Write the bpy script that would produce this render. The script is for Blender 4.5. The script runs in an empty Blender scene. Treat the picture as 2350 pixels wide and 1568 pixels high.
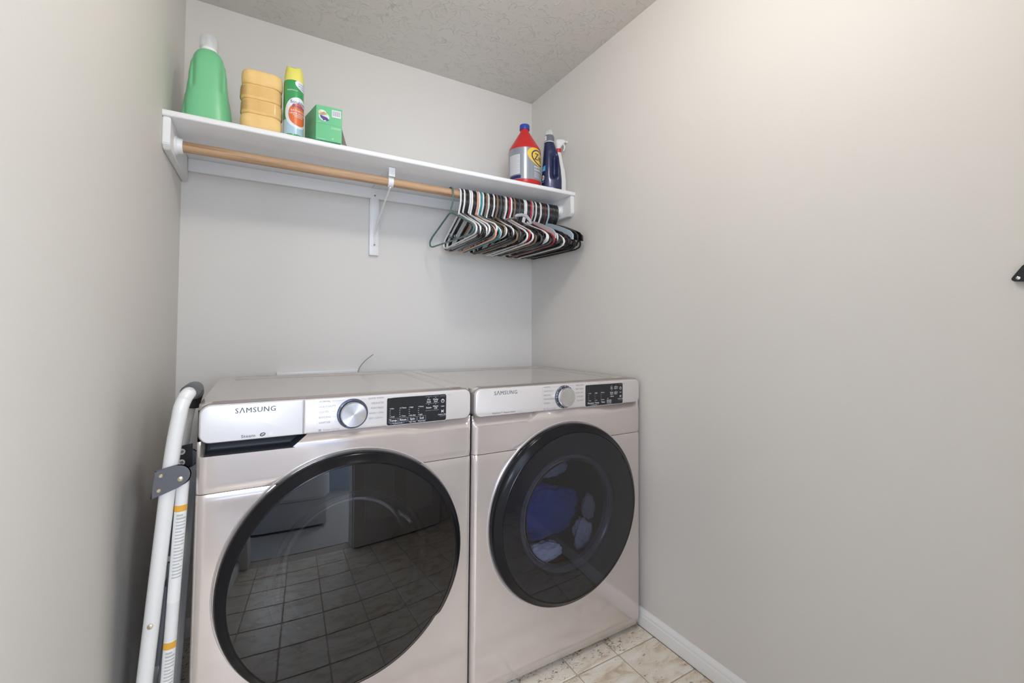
import bpy, bmesh, math, random
from mathutils import Vector, Matrix
random.seed(7)
SC = bpy.context.scene
COL = SC.collection
PI = math.pi

# ------------------------------------------------------------------ camera
W, H = 1.5872, 2.44            # room width, ceiling height (back wall y=0, camera at -y)
YF = -2.29                     # wall with the doorway, behind the camera
def _cam():
    f, cy, yaw, pitch, roll = 999.22, 725.75, 0.5245, 0.0331, -0.0019
    fw = Vector((math.sin(yaw)*math.cos(pitch), math.cos(yaw)*math.cos(pitch), math.sin(pitch)))
    r = Vector((math.cos(yaw), -math.sin(yaw), 0)); d = -r.cross(fw)
    c, s = math.cos(roll), math.sin(roll)
    rr = c*r+s*d; dd = -s*r+c*d
    cam = bpy.data.cameras.new('camera'); o = bpy.data.objects.new('camera', cam); COL.objects.link(o)
    cam.sensor_width = 36; cam.lens = f/2350*36; cam.shift_y = -(784-cy)/2350
    cam.clip_start = .02
    m = Matrix((( rr.x, -dd.x, -fw.x, .2705), (rr.y, -dd.y, -fw.y, -2.0569), (rr.z, -dd.z, -fw.z, 1.1501), (0,0,0,1)))
    o.matrix_world = m
    SC.camera = o
_cam()

# ------------------------------------------------------------------ world, lights, exposure
wd = bpy.data.worlds.new('world'); SC.world = wd; wd.use_nodes = True
wd.node_tree.nodes['Background'].inputs[0].default_value = (.62, .74, 1, 1)
wd.node_tree.nodes['Background'].inputs[1].default_value = .6
LAMP = Vector((.80, -1.42, 2.285))
def _light(name, kind, loc, energy, color, rot=(0,0,0), **k):
    l = bpy.data.lights.new(name, kind); l.energy = energy; l.color = color
    for a, b in k.items(): setattr(l, a, b)
    o = bpy.data.objects.new(name, l); o.location = loc; o.rotation_euler = rot; COL.objects.link(o); return o
_light('ceiling_lamp_light', 'POINT', LAMP, 11.6, (1, .95, .895), shadow_soft_size=.085)
# daylight entering the next room through its window and falling through the open doorway
_light('window_daylight', 'AREA', (-.25, -4.32, 1.5), 66, (.74, .84, 1), (PI/2, 0, 0), shape='RECTANGLE', size=1.2, size_y=1.1)
# added fill light at a made-up second window, brightening the left wall through the doorway
_light('left_wall_fill_light', 'AREA', (1.65, -4.32, 1.5), 78, (.95, .98, 1), (PI/2, 0, 0), shape='RECTANGLE', size=1.2, size_y=1.1)
SC.view_settings.view_transform = 'Standard'; SC.view_settings.look = 'None'
SC.view_settings.gamma = 1; SC.view_settings.use_curve_mapping = False
SC.view_settings.exposure = 0.27

# ------------------------------------------------------------------ materials
MATS = {}
def mat(name, color=(.8,.8,.8), rough=.5, metal=0., **k):
    if name in MATS: return MATS[name]
    m = bpy.data.materials.new(name); m.use_nodes = True
    b = m.node_tree.nodes['Principled BSDF']
    b.inputs['Base Color'].default_value = (*color, 1); b.inputs['Roughness'].default_value = rough
    b.inputs['Metallic'].default_value = metal
    for a, v in k.items(): b.inputs[a.replace('_', ' ')].default_value = v
    MATS[name] = m; return m
def nodes(m):
    nt = m.node_tree
    def N(t, **k):
        n = nt.nodes.new(t)
        for a, v in k.items():
            if hasattr(n, a) and not a[0].isupper(): setattr(n, a, v)
            else: n.inputs[a].default_value = v
        return n
    return nt, N, nt.nodes['Principled BSDF'], (lambda a, b: nt.links.new(a, b))
def add_bump(m, scale, strength, dist, detail=2., stretch=None):
    nt, N, b, L = nodes(m)
    tc = N('ShaderNodeNewGeometry'); no = N('ShaderNodeTexNoise', Scale=scale, Detail=detail)
    src = tc.outputs['Position']
    if stretch:
        mp = N('ShaderNodeMapping'); mp.inputs['Scale'].default_value = stretch; L(src, mp.inputs['Vector']); src = mp.outputs[0]
    L(src, no.inputs['Vector'])
    bp = N('ShaderNodeBump', Strength=strength, Distance=dist); L(no.outputs[0], bp.inputs['Height']); L(bp.outputs[0], b.inputs['Normal'])
    return m
def add_mottle(m, c2, scale=20., lo=.4, hi=.7, detail=4., stretch=None, coord='Object'):
    nt, N, b, L = nodes(m)
    tc = N('ShaderNodeTexCoord'); no = N('ShaderNodeTexNoise', Scale=scale, Detail=detail)
    src = tc.outputs[coord]
    if stretch:
        mp = N('ShaderNodeMapping'); mp.inputs['Scale'].default_value = stretch; L(src, mp.inputs['Vector']); src = mp.outputs[0]
    L(src, no.inputs['Vector'])
    mr = N('ShaderNodeMapRange'); mr.inputs[1].default_value = lo; mr.inputs[2].default_value = hi
    L(no.outputs[0], mr.inputs[0])
    mx = N('ShaderNodeMix', data_type='RGBA'); mx.inputs[6].default_value = b.inputs['Base Color'].default_value[:]; mx.inputs[7].default_value = (*c2, 1)
    L(mr.outputs[0], mx.inputs[0]); L(mx.outputs[2], b.inputs['Base Color'])
    return m

M_wall = add_bump(mat('greige_wall_paint', (.72, .70, .668), .55), 160, .10, .002)
M_ceil = mat('knockdown_ceiling_paint', (.68, .655, .615), .6)
def _ceil():
    nt, N, b, L = nodes(M_ceil)
    g = N('ShaderNodeNewGeometry')
    n1 = N('ShaderNodeTexNoise', Scale=17., Detail=3., Distortion=1.2); L(g.outputs['Position'], n1.inputs['Vector'])
    s = N('ShaderNodeMath', operation='SUBTRACT'); s.inputs[1].default_value = .5; L(n1.outputs[0], s.inputs[0])
    a = N('ShaderNodeMath', operation='ABSOLUTE'); L(s.outputs[0], a.inputs[0])
    r = N('ShaderNodeMapRange', interpolation_type='SMOOTHSTEP'); r.inputs[1].default_value = 0; r.inputs[2].default_value = .028; r.inputs[3].default_value = 1; r.inputs[4].default_value = 0
    L(a.outputs[0], r.inputs[0])
    n2 = N('ShaderNodeTexNoise', Scale=26., Detail=2.); L(g.outputs['Position'], n2.inputs['Vector'])
    r2 = N('ShaderNodeMapRange'); r2.inputs[1].default_value = .4; r2.inputs[2].default_value = .62; L(n2.outputs[0], r2.inputs[0])
    mu = N('ShaderNodeMath', operation='MULTIPLY'); L(r.outputs[0], mu.inputs[0]); L(r2.outputs[0], mu.inputs[1])
    bp = N('ShaderNodeBump', Strength=.6, Distance=.005); L(mu.outputs[0], bp.inputs['Height']); L(bp.outputs[0], b.inputs['Normal'])
_ceil()
M_trim = mat('white_trim_enamel', (.86, .86, .86), .3)
M_hall = mat('hall_blue_grey_paint', (.50, .58, .70), .6)
M_carpet = mat('hall_carpet', (.55, .53, .50), .9)
M_shelf = mat('white_shelf_paint', (.85, .85, .855), .38)
M_grout = mat('tile_joint', (.52, .46, .39), .7)
M_tile = mat('travertine_tile', (.72, .64, .53), .32)
def _tile():
    nt, N, b, L = nodes(M_tile)
    g = N('ShaderNodeNewGeometry'); oi = N('ShaderNodeObjectInfo')
    off = N('ShaderNodeVectorMath', operation='SCALE'); off.inputs['Scale'].default_value = 3.
    cb = N('ShaderNodeCombineXYZ'); L(oi.outputs['Random'], cb.inputs[0]); L(oi.outputs['Random'], cb.inputs[2]); L(cb.outputs[0], off.inputs[0])
    ad = N('ShaderNodeVectorMath', operation='ADD'); L(g.outputs['Position'], ad.inputs[0]); L(off.outputs[0], ad.inputs[1])
    mp = N('ShaderNodeMapping'); mp.inputs['Rotation'].default_value = (0, 0, .9); mp.inputs['Scale'].default_value = (1, 2.2, 1); L(ad.outputs[0], mp.inputs['Vector'])
    n1 = N('ShaderNodeTexNoise', Scale=9., Detail=6., Roughness=.65, Distortion=.8); L(mp.outputs[0], n1.inputs['Vector'])
    cr = N('ShaderNodeValToRGB'); e = cr.color_ramp.elements
    e[0].position = .30; e[0].color = (.52, .41, .28, 1); e[1].position = .47; e[1].color = (.78, .70, .58, 1)
    x = e.new(.66); x.color = (.86, .82, .75, 1)
    L(n1.outputs[0], cr.inputs[0])
    n2 = N('ShaderNodeTexNoise', Scale=70., Detail=4., Roughness=.6, Distortion=1.); L(mp.outputs[0], n2.inputs['Vector'])
    n3 = N('ShaderNodeTexNoise', Scale=11., Detail=2.); L(ad.outputs[0], n3.inputs['Vector'])
    # pits gather in patches; grime plus painted contact shade darkens the tiles that run under the machines
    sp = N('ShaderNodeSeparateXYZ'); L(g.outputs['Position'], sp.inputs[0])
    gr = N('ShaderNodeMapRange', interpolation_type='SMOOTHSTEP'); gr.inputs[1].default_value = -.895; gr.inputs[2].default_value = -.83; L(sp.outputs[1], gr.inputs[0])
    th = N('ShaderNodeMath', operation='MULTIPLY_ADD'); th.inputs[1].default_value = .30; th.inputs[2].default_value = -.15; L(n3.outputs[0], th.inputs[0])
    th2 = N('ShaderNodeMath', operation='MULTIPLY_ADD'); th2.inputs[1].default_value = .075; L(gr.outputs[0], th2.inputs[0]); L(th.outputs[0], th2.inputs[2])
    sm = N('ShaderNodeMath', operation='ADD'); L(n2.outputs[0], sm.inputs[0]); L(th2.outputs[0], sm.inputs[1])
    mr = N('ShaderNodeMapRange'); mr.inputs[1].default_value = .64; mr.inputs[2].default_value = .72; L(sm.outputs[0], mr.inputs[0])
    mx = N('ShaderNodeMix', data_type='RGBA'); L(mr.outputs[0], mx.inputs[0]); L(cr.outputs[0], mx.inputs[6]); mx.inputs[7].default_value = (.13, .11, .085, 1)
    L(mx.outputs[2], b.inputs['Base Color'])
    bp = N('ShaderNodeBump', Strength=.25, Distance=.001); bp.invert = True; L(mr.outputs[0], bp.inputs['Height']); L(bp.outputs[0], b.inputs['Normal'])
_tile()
M_champ = mat('champagne_metal_paint', (.66, .595, .565), .125, .52, Coat_Weight=.3, Coat_Roughness=.03)
M_fascia = mat('champagne_panel', (.74, .70, .685), .36, .35, Coat_Weight=.25, Coat_Roughness=.1)
M_drawer = mat('pale_silver_panel', (.80, .80, .83), .38, .1, Coat_Weight=.15, Coat_Roughness=.08)
M_top = mat('champagne_top', (.56, .52, .49), .20, .35, Coat_Weight=.3, Coat_Roughness=.1)
M_pocket = mat('slate_plastic', (.05, .058, .068), .4, Specular_IOR_Level=.3)
M_cup = mat('frosted_cup', (.85, .87, .88), .25, Alpha=.38)
M_seam = mat('dark_gap', (.05, .05, .05), .6)
M_ring = mat('gloss_black_bezel', (.008, .008, .010), .16, 0., Specular_IOR_Level=.22)
M_lip = mat('pale_lip', (.62, .57, .55), .3, .5)
M_inner = mat('inner_door_plastic', (.035, .035, .04), .4)
M_drum = mat('steel_drum', (.11, .11, .12), .4, .7)
M_chrome = mat('chrome', (.75, .75, .77), .12, 1.)
M_display = mat('display_black', (.02, .021, .024), .08)
M_print = mat('grey_print', (.27, .27, .29), .9, Specular_IOR_Level=.05)
M_print_faint = mat('faint_print', (.42, .43, .46), .9, Specular_IOR_Level=.05)
M_print_white = mat('white_print', (.80, .82, .86), .5)
M_logo = mat('chrome_logo', (.15, .155, .17), .6, 0., Specular_IOR_Level=.15)
M_knobring = mat('knob_ring', (.10, .11, .16), .15, .3, Coat_Weight=.5)
M_knob = mat('brushed_knob', (.74, .74, .74), .24, 1.)
def _knob():
    nt, N, b, L = nodes(M_knob)
    b.inputs['Anisotropic'].default_value = .85
    t = N('ShaderNodeTangent', direction_type='RADIAL', axis='Y'); L(t.outputs[0], b.inputs['Tangent'])
_knob()
def glass_mat(name, tint, rough=.0, ior=1.5, fac=None):
    m = bpy.data.materials.new(name); m.use_nodes = True; nt = m.node_tree
    for n in list(nt.nodes): nt.nodes.remove(n)
    o = nt.nodes.new('ShaderNodeOutputMaterial'); mx = nt.nodes.new('ShaderNodeMixShader')
    fr = nt.nodes.new('ShaderNodeFresnel'); fr.inputs['IOR'].default_value = ior
    tr = nt.nodes.new('ShaderNodeBsdfTransparent'); tr.inputs[0].default_value = (*tint, 1)
    gl = nt.nodes.new('ShaderNodeBsdfGlossy'); gl.inputs[0].default_value = (1,1,1,1); gl.inputs[1].default_value = rough
    nt.links.new(fr.outputs[0], mx.inputs[0]); nt.links.new(tr.outputs[0], mx.inputs[1]); nt.links.new(gl.outputs[0], mx.inputs[2]); nt.links.new(mx.outputs[0], o.inputs[0])
    MATS[name] = m; return m
M_glass = glass_mat('tinted_door_glass', (.58, .60, .68), .0, 1.6)
M_glass2 = glass_mat('dark_tinted_door_glass', (.22, .23, .27), .0, 1.7)
M_clear = glass_mat('clear_plastic', (.96, .975, .97), .05, 1.25)
M_wrap = glass_mat('clear_wrap', (.93, .93, .92), .12, 1.3)
M_bowl = glass_mat('clear_bowl_glass', (.85, .86, .9), .0, 1.22)
M_ladder = mat('white_ladder_paint', (.80, .80, .80), .3, Coat_Weight=.3)
M_ladgrey = mat('grey_ladder_plastic', (.105, .11, .125), .42)
M_ladblack = mat('black_rubber', (.018, .018, .02), .45)
M_rivet = mat('brass_rivet', (.62, .55, .42), .3, .9)
M_ring_white = mat('white_rivet_ring', (.8, .8, .8), .4)
M_orange = mat('orange_warning_print', (.78, .40, .05), .5)
M_wood = mat('oak_rod', (.53, .34, .20), .45)
add_mottle(M_wood, (.30, .165, .085), 60., .46, .62, 6., (.055, 1.5, 1.5))
M_green = mat('green_hdpe', (.19, .58, .29), .33, Subsurface_Weight=.08)
M_capwhite = mat('white_cap', (.85, .86, .87), .35)
M_sponge = mat('yellow_sponge', (.82, .55, .21), .85)
add_mottle(M_sponge, (.86, .60, .26), 25., .35, .65)
add_bump(M_sponge, 500, .15, .001)
M_label_white = mat('white_label', (.78, .78, .80), .4)
MM = mat

# ------------------------------------------------------------------ mesh helpers
def obj(name, data, m=None, parent=None, loc=None, rot=None):
    o = bpy.data.objects.new(name, data); COL.objects.link(o)
    if m is not None and data is not None:
        if len(data.materials): data.materials.clear()
        for x in (m if isinstance(m, (list, tuple)) else [m]): data.materials.append(x)
    if parent is not None: o.parent = parent
    if loc is not None: o.location = loc
    if rot is not None: o.rotation_euler = rot
    return o
def tag(o, label, cat, group=None, kind=None):
    o['label'] = label; o['category'] = cat
    if group: o['group'] = group
    if kind: o['kind'] = kind
    return o
def thing(name, label, cat, loc=(0,0,0), rot=(0,0,0), group=None):
    o = bpy.data.objects.new(name, None); o.empty_display_size = .05; COL.objects.link(o)
    o.location = loc; o.rotation_euler = rot
    return tag(o, label, cat, group)
def finish(bm, name='mesh', smooth=35):
    bmesh.ops.recalc_face_normals(bm, faces=bm.faces)
    a = math.radians(smooth)
    for f in bm.faces: f.smooth = smooth > 0
    for e in bm.edges:
        e.smooth = not (len(e.link_faces) == 2 and e.calc_face_angle(0) > a)
    me = bpy.data.meshes.new(name); bm.to_mesh(me); bm.free(); return me
def bm_box(bm, x0, x1, y0, y1, z0, z1, bevel=0., seg=2):
    t = bmesh.new(); bmesh.ops.create_cube(t, size=1)
    for v in t.verts: v.co = Vector(((x0+x1)/2+v.co.x*(x1-x0), (y0+y1)/2+v.co.y*(y1-y0), (z0+z1)/2+v.co.z*(z1-z0)))
    if bevel > 0: bmesh.ops.bevel(t, geom=t.edges[:], offset=bevel, segments=seg, profile=.5, affect='EDGES')
    merge(bm, t)
def merge(bm, t, mtx=None):
    me = bpy.data.meshes.new('tmp'); t.to_mesh(me); t.free()
    if mtx is not None: me.transform(mtx)
    bm.from_mesh(me); bpy.data.meshes.remove(me)
def box(x0, x1, y0, y1, z0, z1, bevel=0., seg=2):
    bm = bmesh.new(); bm_box(bm, x0, x1, y0, y1, z0, z1, bevel, seg); return finish(bm)
def bm_loops(bm, loops, cap0=True, cap1=True, closed=True):
    vs = [[bm.verts.new(p) for p in lp] for lp in loops]
    n = len(loops[0])
    for a, b in zip(vs, vs[1:]):
        for i in range(n if closed else n-1):
            j = (i+1) % n; bm.faces.new((a[i], a[j], b[j], b[i]))
    if cap0: bm.faces.new(vs[0][::-1])
    if cap1: bm.faces.new(vs[-1])
    return vs
def bm_tube(bm, pts, r, sides=8, closed=False, caps=True):
    P = [Vector(p) for p in pts]; n = len(P); loops = []
    rs = r if isinstance(r, (list, tuple)) else [r]*n
    up = None
    for i in range(n):
        if closed: t = (P[(i+1) % n]-P[i-1]).normalized()
        else: t = (P[min(i+1, n-1)]-P[max(i-1, 0)]).normalized()
        if up is None:
            up = Vector((0,0,1)) if abs(t.z) < .9 else Vector((1,0,0))
        up = (up - t*up.dot(t)).normalized()
        s = t.cross(up)
        loops.append([P[i]+(up*math.cos(2*PI*k/sides)+s*math.sin(2*PI*k/sides))*rs[i] for k in range(sides)])
    if closed: loops.append(loops[0])
    bm_loops(bm, loops, caps and not closed, caps and not closed)
    if closed: bmesh.ops.remove_doubles(bm, verts=bm.verts, dist=1e-6)
def spline(pts, n=4):
    P = [Vector(p) for p in pts]; out = []
    for i in range(len(P)-1):
        a, b, c, d = P[max(i-1, 0)], P[i], P[i+1], P[min(i+2, len(P)-1)]
        for k in range(n):
            t = k/n; out.append(.5*((2*b)+(c-a)*t+(2*a-5*b+4*c-d)*t*t+(3*b-a-3*c+d)*t**3))
    return out+[P[-1]]
def tube(pts, r, sides=8, closed=False):
    bm = bmesh.new(); bm_tube(bm, pts, r, sides, closed); return finish(bm, smooth=50)
def bm_lathe(bm, prof, segs=32, axis='z', c=(0,0,0), cap0=True, cap1=True, rf=None):
    """prof: (radius, along). axis 'z' up; 'y-' along = towards -y; 'x' along +x"""
    c = Vector(c); loops = []
    for r, a in prof:
        lp = []
        for k in range(segs):
            t = 2*PI*k/segs; q = r*(rf(t, r) if rf else 1)
            if axis == 'z': p = Vector((q*math.cos(t), q*math.sin(t), a))
            elif axis == 'y-': p = Vector((q*math.cos(t), -a, q*math.sin(t)))
            else: p = Vector((a, q*math.cos(t), q*math.sin(t)))
            lp.append(c+p)
        loops.append(lp)
    bm_loops(bm, loops, cap0, cap1)
def lathe(prof, segs=32, axis='z', c=(0,0,0), cap0=True, cap1=True, smooth=35, rf=None):
    bm = bmesh.new(); bm_lathe(bm, prof, segs, axis, c, cap0, cap1, rf); return finish(bm, smooth=smooth)
def rrect(w, h, r, n=6):
    """rounded rectangle points centred on 0, counter-clockwise"""
    r = min(r, w/2-1e-5, h/2-1e-5); out = []
    for cx, cy, a0 in ((w/2-r, h/2-r, 0), (-w/2+r, h/2-r, PI/2), (-w/2+r, -h/2+r, PI), (w/2-r, -h/2+r, 1.5*PI)):
        for k in range(n+1):
            a = a0+PI/2*k/n; out.append((cx+r*math.cos(a), cy+r*math.sin(a)))
    return out
def bm_rloft(bm, secs, n=6, c=(0,0,0), plane='xy', cap0=True, cap1=True):
    """secs: (w, d, radius, level[, ox, oy]) rounded rectangles stacked along the third axis"""
    c = Vector(c); loops = []
    for s in secs:
        w, d, r, lv = s[:4]; ox, oy = (s[4], s[5]) if len(s) > 4 else (0, 0)
        if plane == 'xy': loops.append([c+Vector((x+ox, y+oy, lv)) for x, y in rrect(w, d, r, n)])
        else: loops.append([c+Vector((x+ox, -lv, y+oy)) for x, y in rrect(w, d, r, n)])   # face in xz, level towards -y
    bm_loops(bm, loops, cap0, cap1)
def rloft(secs, n=6, c=(0,0,0), plane='xy', smooth=35, cap0=True, cap1=True):
    bm = bmesh.new(); bm_rloft(bm, secs, n, c, plane, cap0, cap1); return finish(bm, smooth=smooth)
def extrude_poly(pts, t, plane='xz', y0=0.):
    """flat outline pts (a,b) -> slab of thickness t; plane xz: thickness towards -y; plane yz: thickness +x"""
    bm = bmesh.new()
    if plane == 'xz': A = [(a, y0, b) for a, b in pts]; B = [(a, y0-t, b) for a, b in pts]
    elif plane == 'yz': A = [(y0, a, b) for a, b in pts]; B = [(y0+t, a, b) for a, b in pts]
    else: A = [(a, b, y0) for a, b in pts]; B = [(a, b, y0+t) for a, b in pts]
    bm_loops(bm, [A, B]); return bm
def text_bm(bm, s, size, x, z, align='LEFT', y=0., spacing=1., sx=1., shear=0., bold=0.):
    cu = bpy.data.curves.new('t', 'FONT'); cu.body = s; cu.size = size; cu.align_x = align; cu.align_y = 'CENTER'
    cu.space_character = spacing; cu.resolution_u = 2; cu.shear = shear
    o = bpy.data.objects.new('t', cu); me = bpy.data.meshes.new_from_object(o)
    me.transform(Matrix(((sx,0,0,x), (0,0,1,y), (0,1,0,z), (0,0,0,1))))
    bm.from_mesh(me)
    if bold:                                  # heavier strokes: the print struck twice, a hair apart
        me.transform(Matrix.Translation((bold*size*2, -.00006, 0))); bm.from_mesh(me)
    bpy.data.meshes.remove(me); bpy.data.objects.remove(o); bpy.data.curves.remove(cu)
def rect_bm(bm, x0, x1, z0, z1, y=0., nx=1):
    xs = [x0+(x1-x0)*i/nx for i in range(nx+1)]
    a = [bm.verts.new((x, y, z0)) for x in xs]; b = [bm.verts.new((x, y, z1)) for x in xs]
    for i in range(nx): bm.faces.new((a[i], a[i+1], b[i+1], b[i]))
def poly_bm(bm, pts, y=0.): bm.faces.new([bm.verts.new((a, y, b)) for a, b in pts])
def ell_strip(bm, cx, cz, a, b, y=0., inner=0., rot=0., n=40):
    """flat ellipse (or ring when inner>0) as quads/strips so that it can be wrapped"""
    if inner > 0:
        o, i = [], []
        for k in range(n):
            t = 2*PI*k/n; ca, sa = math.cos(t), math.sin(t)
            def R(p, q): return (cx+p*math.cos(rot)-q*math.sin(rot), y, cz+p*math.sin(rot)+q*math.cos(rot))
            o.append(bm.verts.new(R(a*ca, b*sa))); i.append(bm.verts.new(R((a-inner)*ca, (b-inner)*sa)))
        for k in range(n):
            j = (k+1) % n; bm.faces.new((o[k], o[j], i[j], i[k]))
    else:
        m = 14; top, bot = [], []
        for k in range(m+1):
            u = -math.cos(PI*k/m); h = math.sqrt(max(0, 1-u*u))+1e-4
            def R(p, q): return (cx+p*math.cos(rot)-q*math.sin(rot), y, cz+p*math.sin(rot)+q*math.cos(rot))
            top.append(bm.verts.new(R(a*u, b*h))); bot.append(bm.verts.new(R(a*u, -b*h)))
        for k in range(m): bm.faces.new((bot[k], bot[k+1], top[k+1], top[k]))
def flat(bm, name='print'):
    for f in bm.faces: f.smooth = False
    for f in bm.faces:
        f.normal_update()
        if f.normal.y > 0: f.normal_flip()
    me = bpy.data.meshes.new(name); bm.to_mesh(me); bm.free(); return me
def wrap(me, R, phi0, dr=.0004):
    """bend a flat print (x,z plane) round a vertical cylinder; phi from -y towards +x"""
    for v in me.vertices:
        ph = phi0+v.co.x/R; q = R+dr-v.co.y
        v.co = (q*math.sin(ph), -q*math.cos(ph), v.co.z)
    return me
def sstep(a, b, x):
    t = min(1, max(0, (x-a)/(b-a))) if b != a else float(x > a); return t*t*(3-2*t)

# ------------------------------------------------------------------ room shell
def struct(name, me, m, label, cat, parent=None):
    o = obj(name, me, m, parent)
    return tag(o, label, cat, kind='structure')
T = .10
struct('wall_back', box(-T, W+T, 0, T, 0, H), M_wall, 'greige painted wall behind the washer and dryer', 'wall')
struct('wall_left', box(-T, 0, YF-.12, 0, 0, H), M_wall, 'greige painted wall beside the folded step ladder', 'wall')
struct('wall_right', box(W, W+T, YF-.12, 0, 0, H), M_wall, 'long greige painted wall right of the dryer', 'wall')
struct('ceiling', box(-T, W+T, YF-.12, T, H, H+.08), M_ceil, 'greige ceiling with knockdown plaster texture', 'ceiling')
DX0, DX1, DH = .058, .72, 2.03            # doorway in the front wall
bm = bmesh.new()
bm_box(bm, -T, DX0, YF-.12, YF, 0, H); bm_box(bm, DX1, W+T, YF-.12, YF, 0, H); bm_box(bm, DX0, DX1, YF-.12, YF, DH, H)
struct('wall_front', finish(bm), M_wall, 'wall with the open doorway facing the machines', 'wall')
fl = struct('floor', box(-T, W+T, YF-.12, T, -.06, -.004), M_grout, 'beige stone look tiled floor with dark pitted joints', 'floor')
# tiles, each an object of its own
PX, PY, X0, Y0 = .1825, .1775, 1.3935, -.8745
tile_cache = {}
def tile_mesh(w, d):
    k = (round(w, 4), round(d, 4))
    if k not in tile_cache:
        bm = bmesh.new()
        bm_rloft(bm, [(w-.005, d-.005, .006, -.005), (w-.005, d-.005, .006, -.0015), (w-.0085, d-.0085, .006, 0)], n=3, cap0=False)
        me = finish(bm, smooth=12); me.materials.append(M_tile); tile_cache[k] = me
    return tile_cache[k]
xs = sorted({0., W} | {X0+k*PX for k in range(-9, 3) if .02 < X0+k*PX < W-.002})
ys = sorted({0., YF} | {Y0+k*PY for k in range(-12, 6) if YF+.02 < Y0+k*PY < -.02})
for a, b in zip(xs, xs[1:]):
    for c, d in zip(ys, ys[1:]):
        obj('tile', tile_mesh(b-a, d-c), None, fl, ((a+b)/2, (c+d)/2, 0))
# baseboards (moulded profile)
def baseboard(name, p0, p1, nrm, label):
    prof = [(0, .002), (.0135, .002), (.0135, .040), (.0122, .044), (.0105, .046), (.0105, .052), (.008, .058), (.0045, .0615), (.003, .0655), (0, .067)]
    p0, p1, n = Vector(p0), Vector(p1), Vector(nrm)
    bm = bmesh.new(); bm_loops(bm, [[p+n*a+Vector((0,0,z)) for a, z in prof] for p in (p0, p1)])
    return struct(name, finish(bm, smooth=25), M_trim, label, 'baseboard')
baseboard('baseboard_right', (W, YF, 0), (W, -.0, 0), (-1, 0, 0), 'white moulded baseboard along the right wall')
baseboard('baseboard_left', (0, YF, 0), (0, -.0, 0), (1, 0, 0), 'white moulded baseboard along the left wall')
baseboard('baseboard_back', (.0145, 0, 0), (W-.0145, 0, 0), (0, -1, 0), 'white moulded baseboard behind the machines')
# doorway casing and the six panel door folded back against the wall
bm = bmesh.new(); cw = .055
bm_box(bm, DX0-cw+.0, DX0, YF-.001, YF+.016, 0, DH+cw, .004); bm_box(bm, DX1, DX1+cw, YF-.001, YF+.016, 0, DH+cw, .004)
bm_box(bm, DX0, DX1, YF-.001, YF+.016, DH, DH+cw, .004)
struct('trim_1', finish(bm), M_trim, 'white casing around the doorway behind the camera', 'trim')
dr = struct('door_1', box(DX1+.008, DX1+.712, YF+.022, YF+.057, .012, 2.0, .002), mat('white_door_enamel', (.8, .79, .78), .4), 'white six panel door folded back against the front wall', 'door')
for cx in (.20, .52):
    for z0, z1 in ((.18, .78), (.98, 1.55), (1.67, 1.88)):
        bm = bmesh.new(); hw = .115
        bm_rloft(bm, [(2*hw, z1-z0, .002, 0), (2*hw-.012, z1-z0-.012, .002, .005), (2*hw-.03, z1-z0-.03, .002, .001), (2*hw-.07, z1-z0-.07, .002, .005)], n=1, plane='xz')
        me = finish(bm, smooth=10); me.transform(Matrix.Rotation(PI, 4, 'Z'))
        obj('panel', me, M_trim, dr, (DX1+cx, YF+.057, (z0+z1)/2))
obj('door_knob', lathe([(.026, 0), (.026, .006), (.011, .012), (.011, .035), (.024, .045), (.027, .056), (.018, .066), (.0, .067)][:-1], 24, 'y-'), M_chrome, dr, (DX1+.65, YF+.057, .95), (0, 0, PI))
# the next room beyond the doorway, seen only in reflections
hx0, hx1, hy = -1.4, 2.6, -4.40
bm = bmesh.new()
bm_box(bm, hx0-.1, hx0, hy, YF-.12, 0, H); bm_box(bm, hx1, hx1+.1, hy, YF-.12, 0, H)
for a_, b_ in ((hx0-.1, -.85), (.35, 1.05), (2.25, hx1+.1)): bm_box(bm, a_, b_, hy-.1, hy, 0, H)
for a_, b_ in ((-.85, .35), (1.05, 2.25)): bm_box(bm, a_, b_, hy-.1, hy, 0, .95); bm_box(bm, a_, b_, hy-.1, hy, 2.05, H)
bm_box(bm, hx0-.1, -T, YF-.12, YF-.02, 0, H); bm_box(bm, W+T, hx1+.1, YF-.12, YF-.02, 0, H)
struct('wall_hall', finish(bm), M_hall, 'blue grey walls of the room beyond the doorway', 'wall')
struct('floor_hall', box(hx0-.1, hx1+.1, hy-.1, YF-.12, -.06, 0), M_carpet, 'grey carpet of the room beyond the doorway', 'floor')
struct('ceiling_hall', box(hx0-.1, hx1+.1, hy-.1, YF-.12, H, H+.08), M_trim, 'white ceiling of the room beyond the doorway', 'ceiling')
for q_, (a_, lab) in enumerate(((-.85, 'white framed window facing the bed in the next room'), (1.05, 'added white framed window right of the bed window, for the left wall fill light'))):  # the second window is made up to go with the left wall fill
    bm = bmesh.new()
    for x in (a_, a_+.58, a_+1.16): bm_box(bm, x, x+.04, hy-.06, hy-.02, .95, 2.05, .004)
    for z in (.95, 2.01): bm_box(bm, a_, a_+1.2, hy-.06, hy-.02, z, z+.04, .004)
    wn = struct('window_%d' % (q_+1), finish(bm), M_trim, lab, 'window')
    for x in (a_+.04, a_+.62): obj('pane', box(x, x+.54, hy-.043, hy-.037, .99, 2.01), M_clear, wn)
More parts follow.
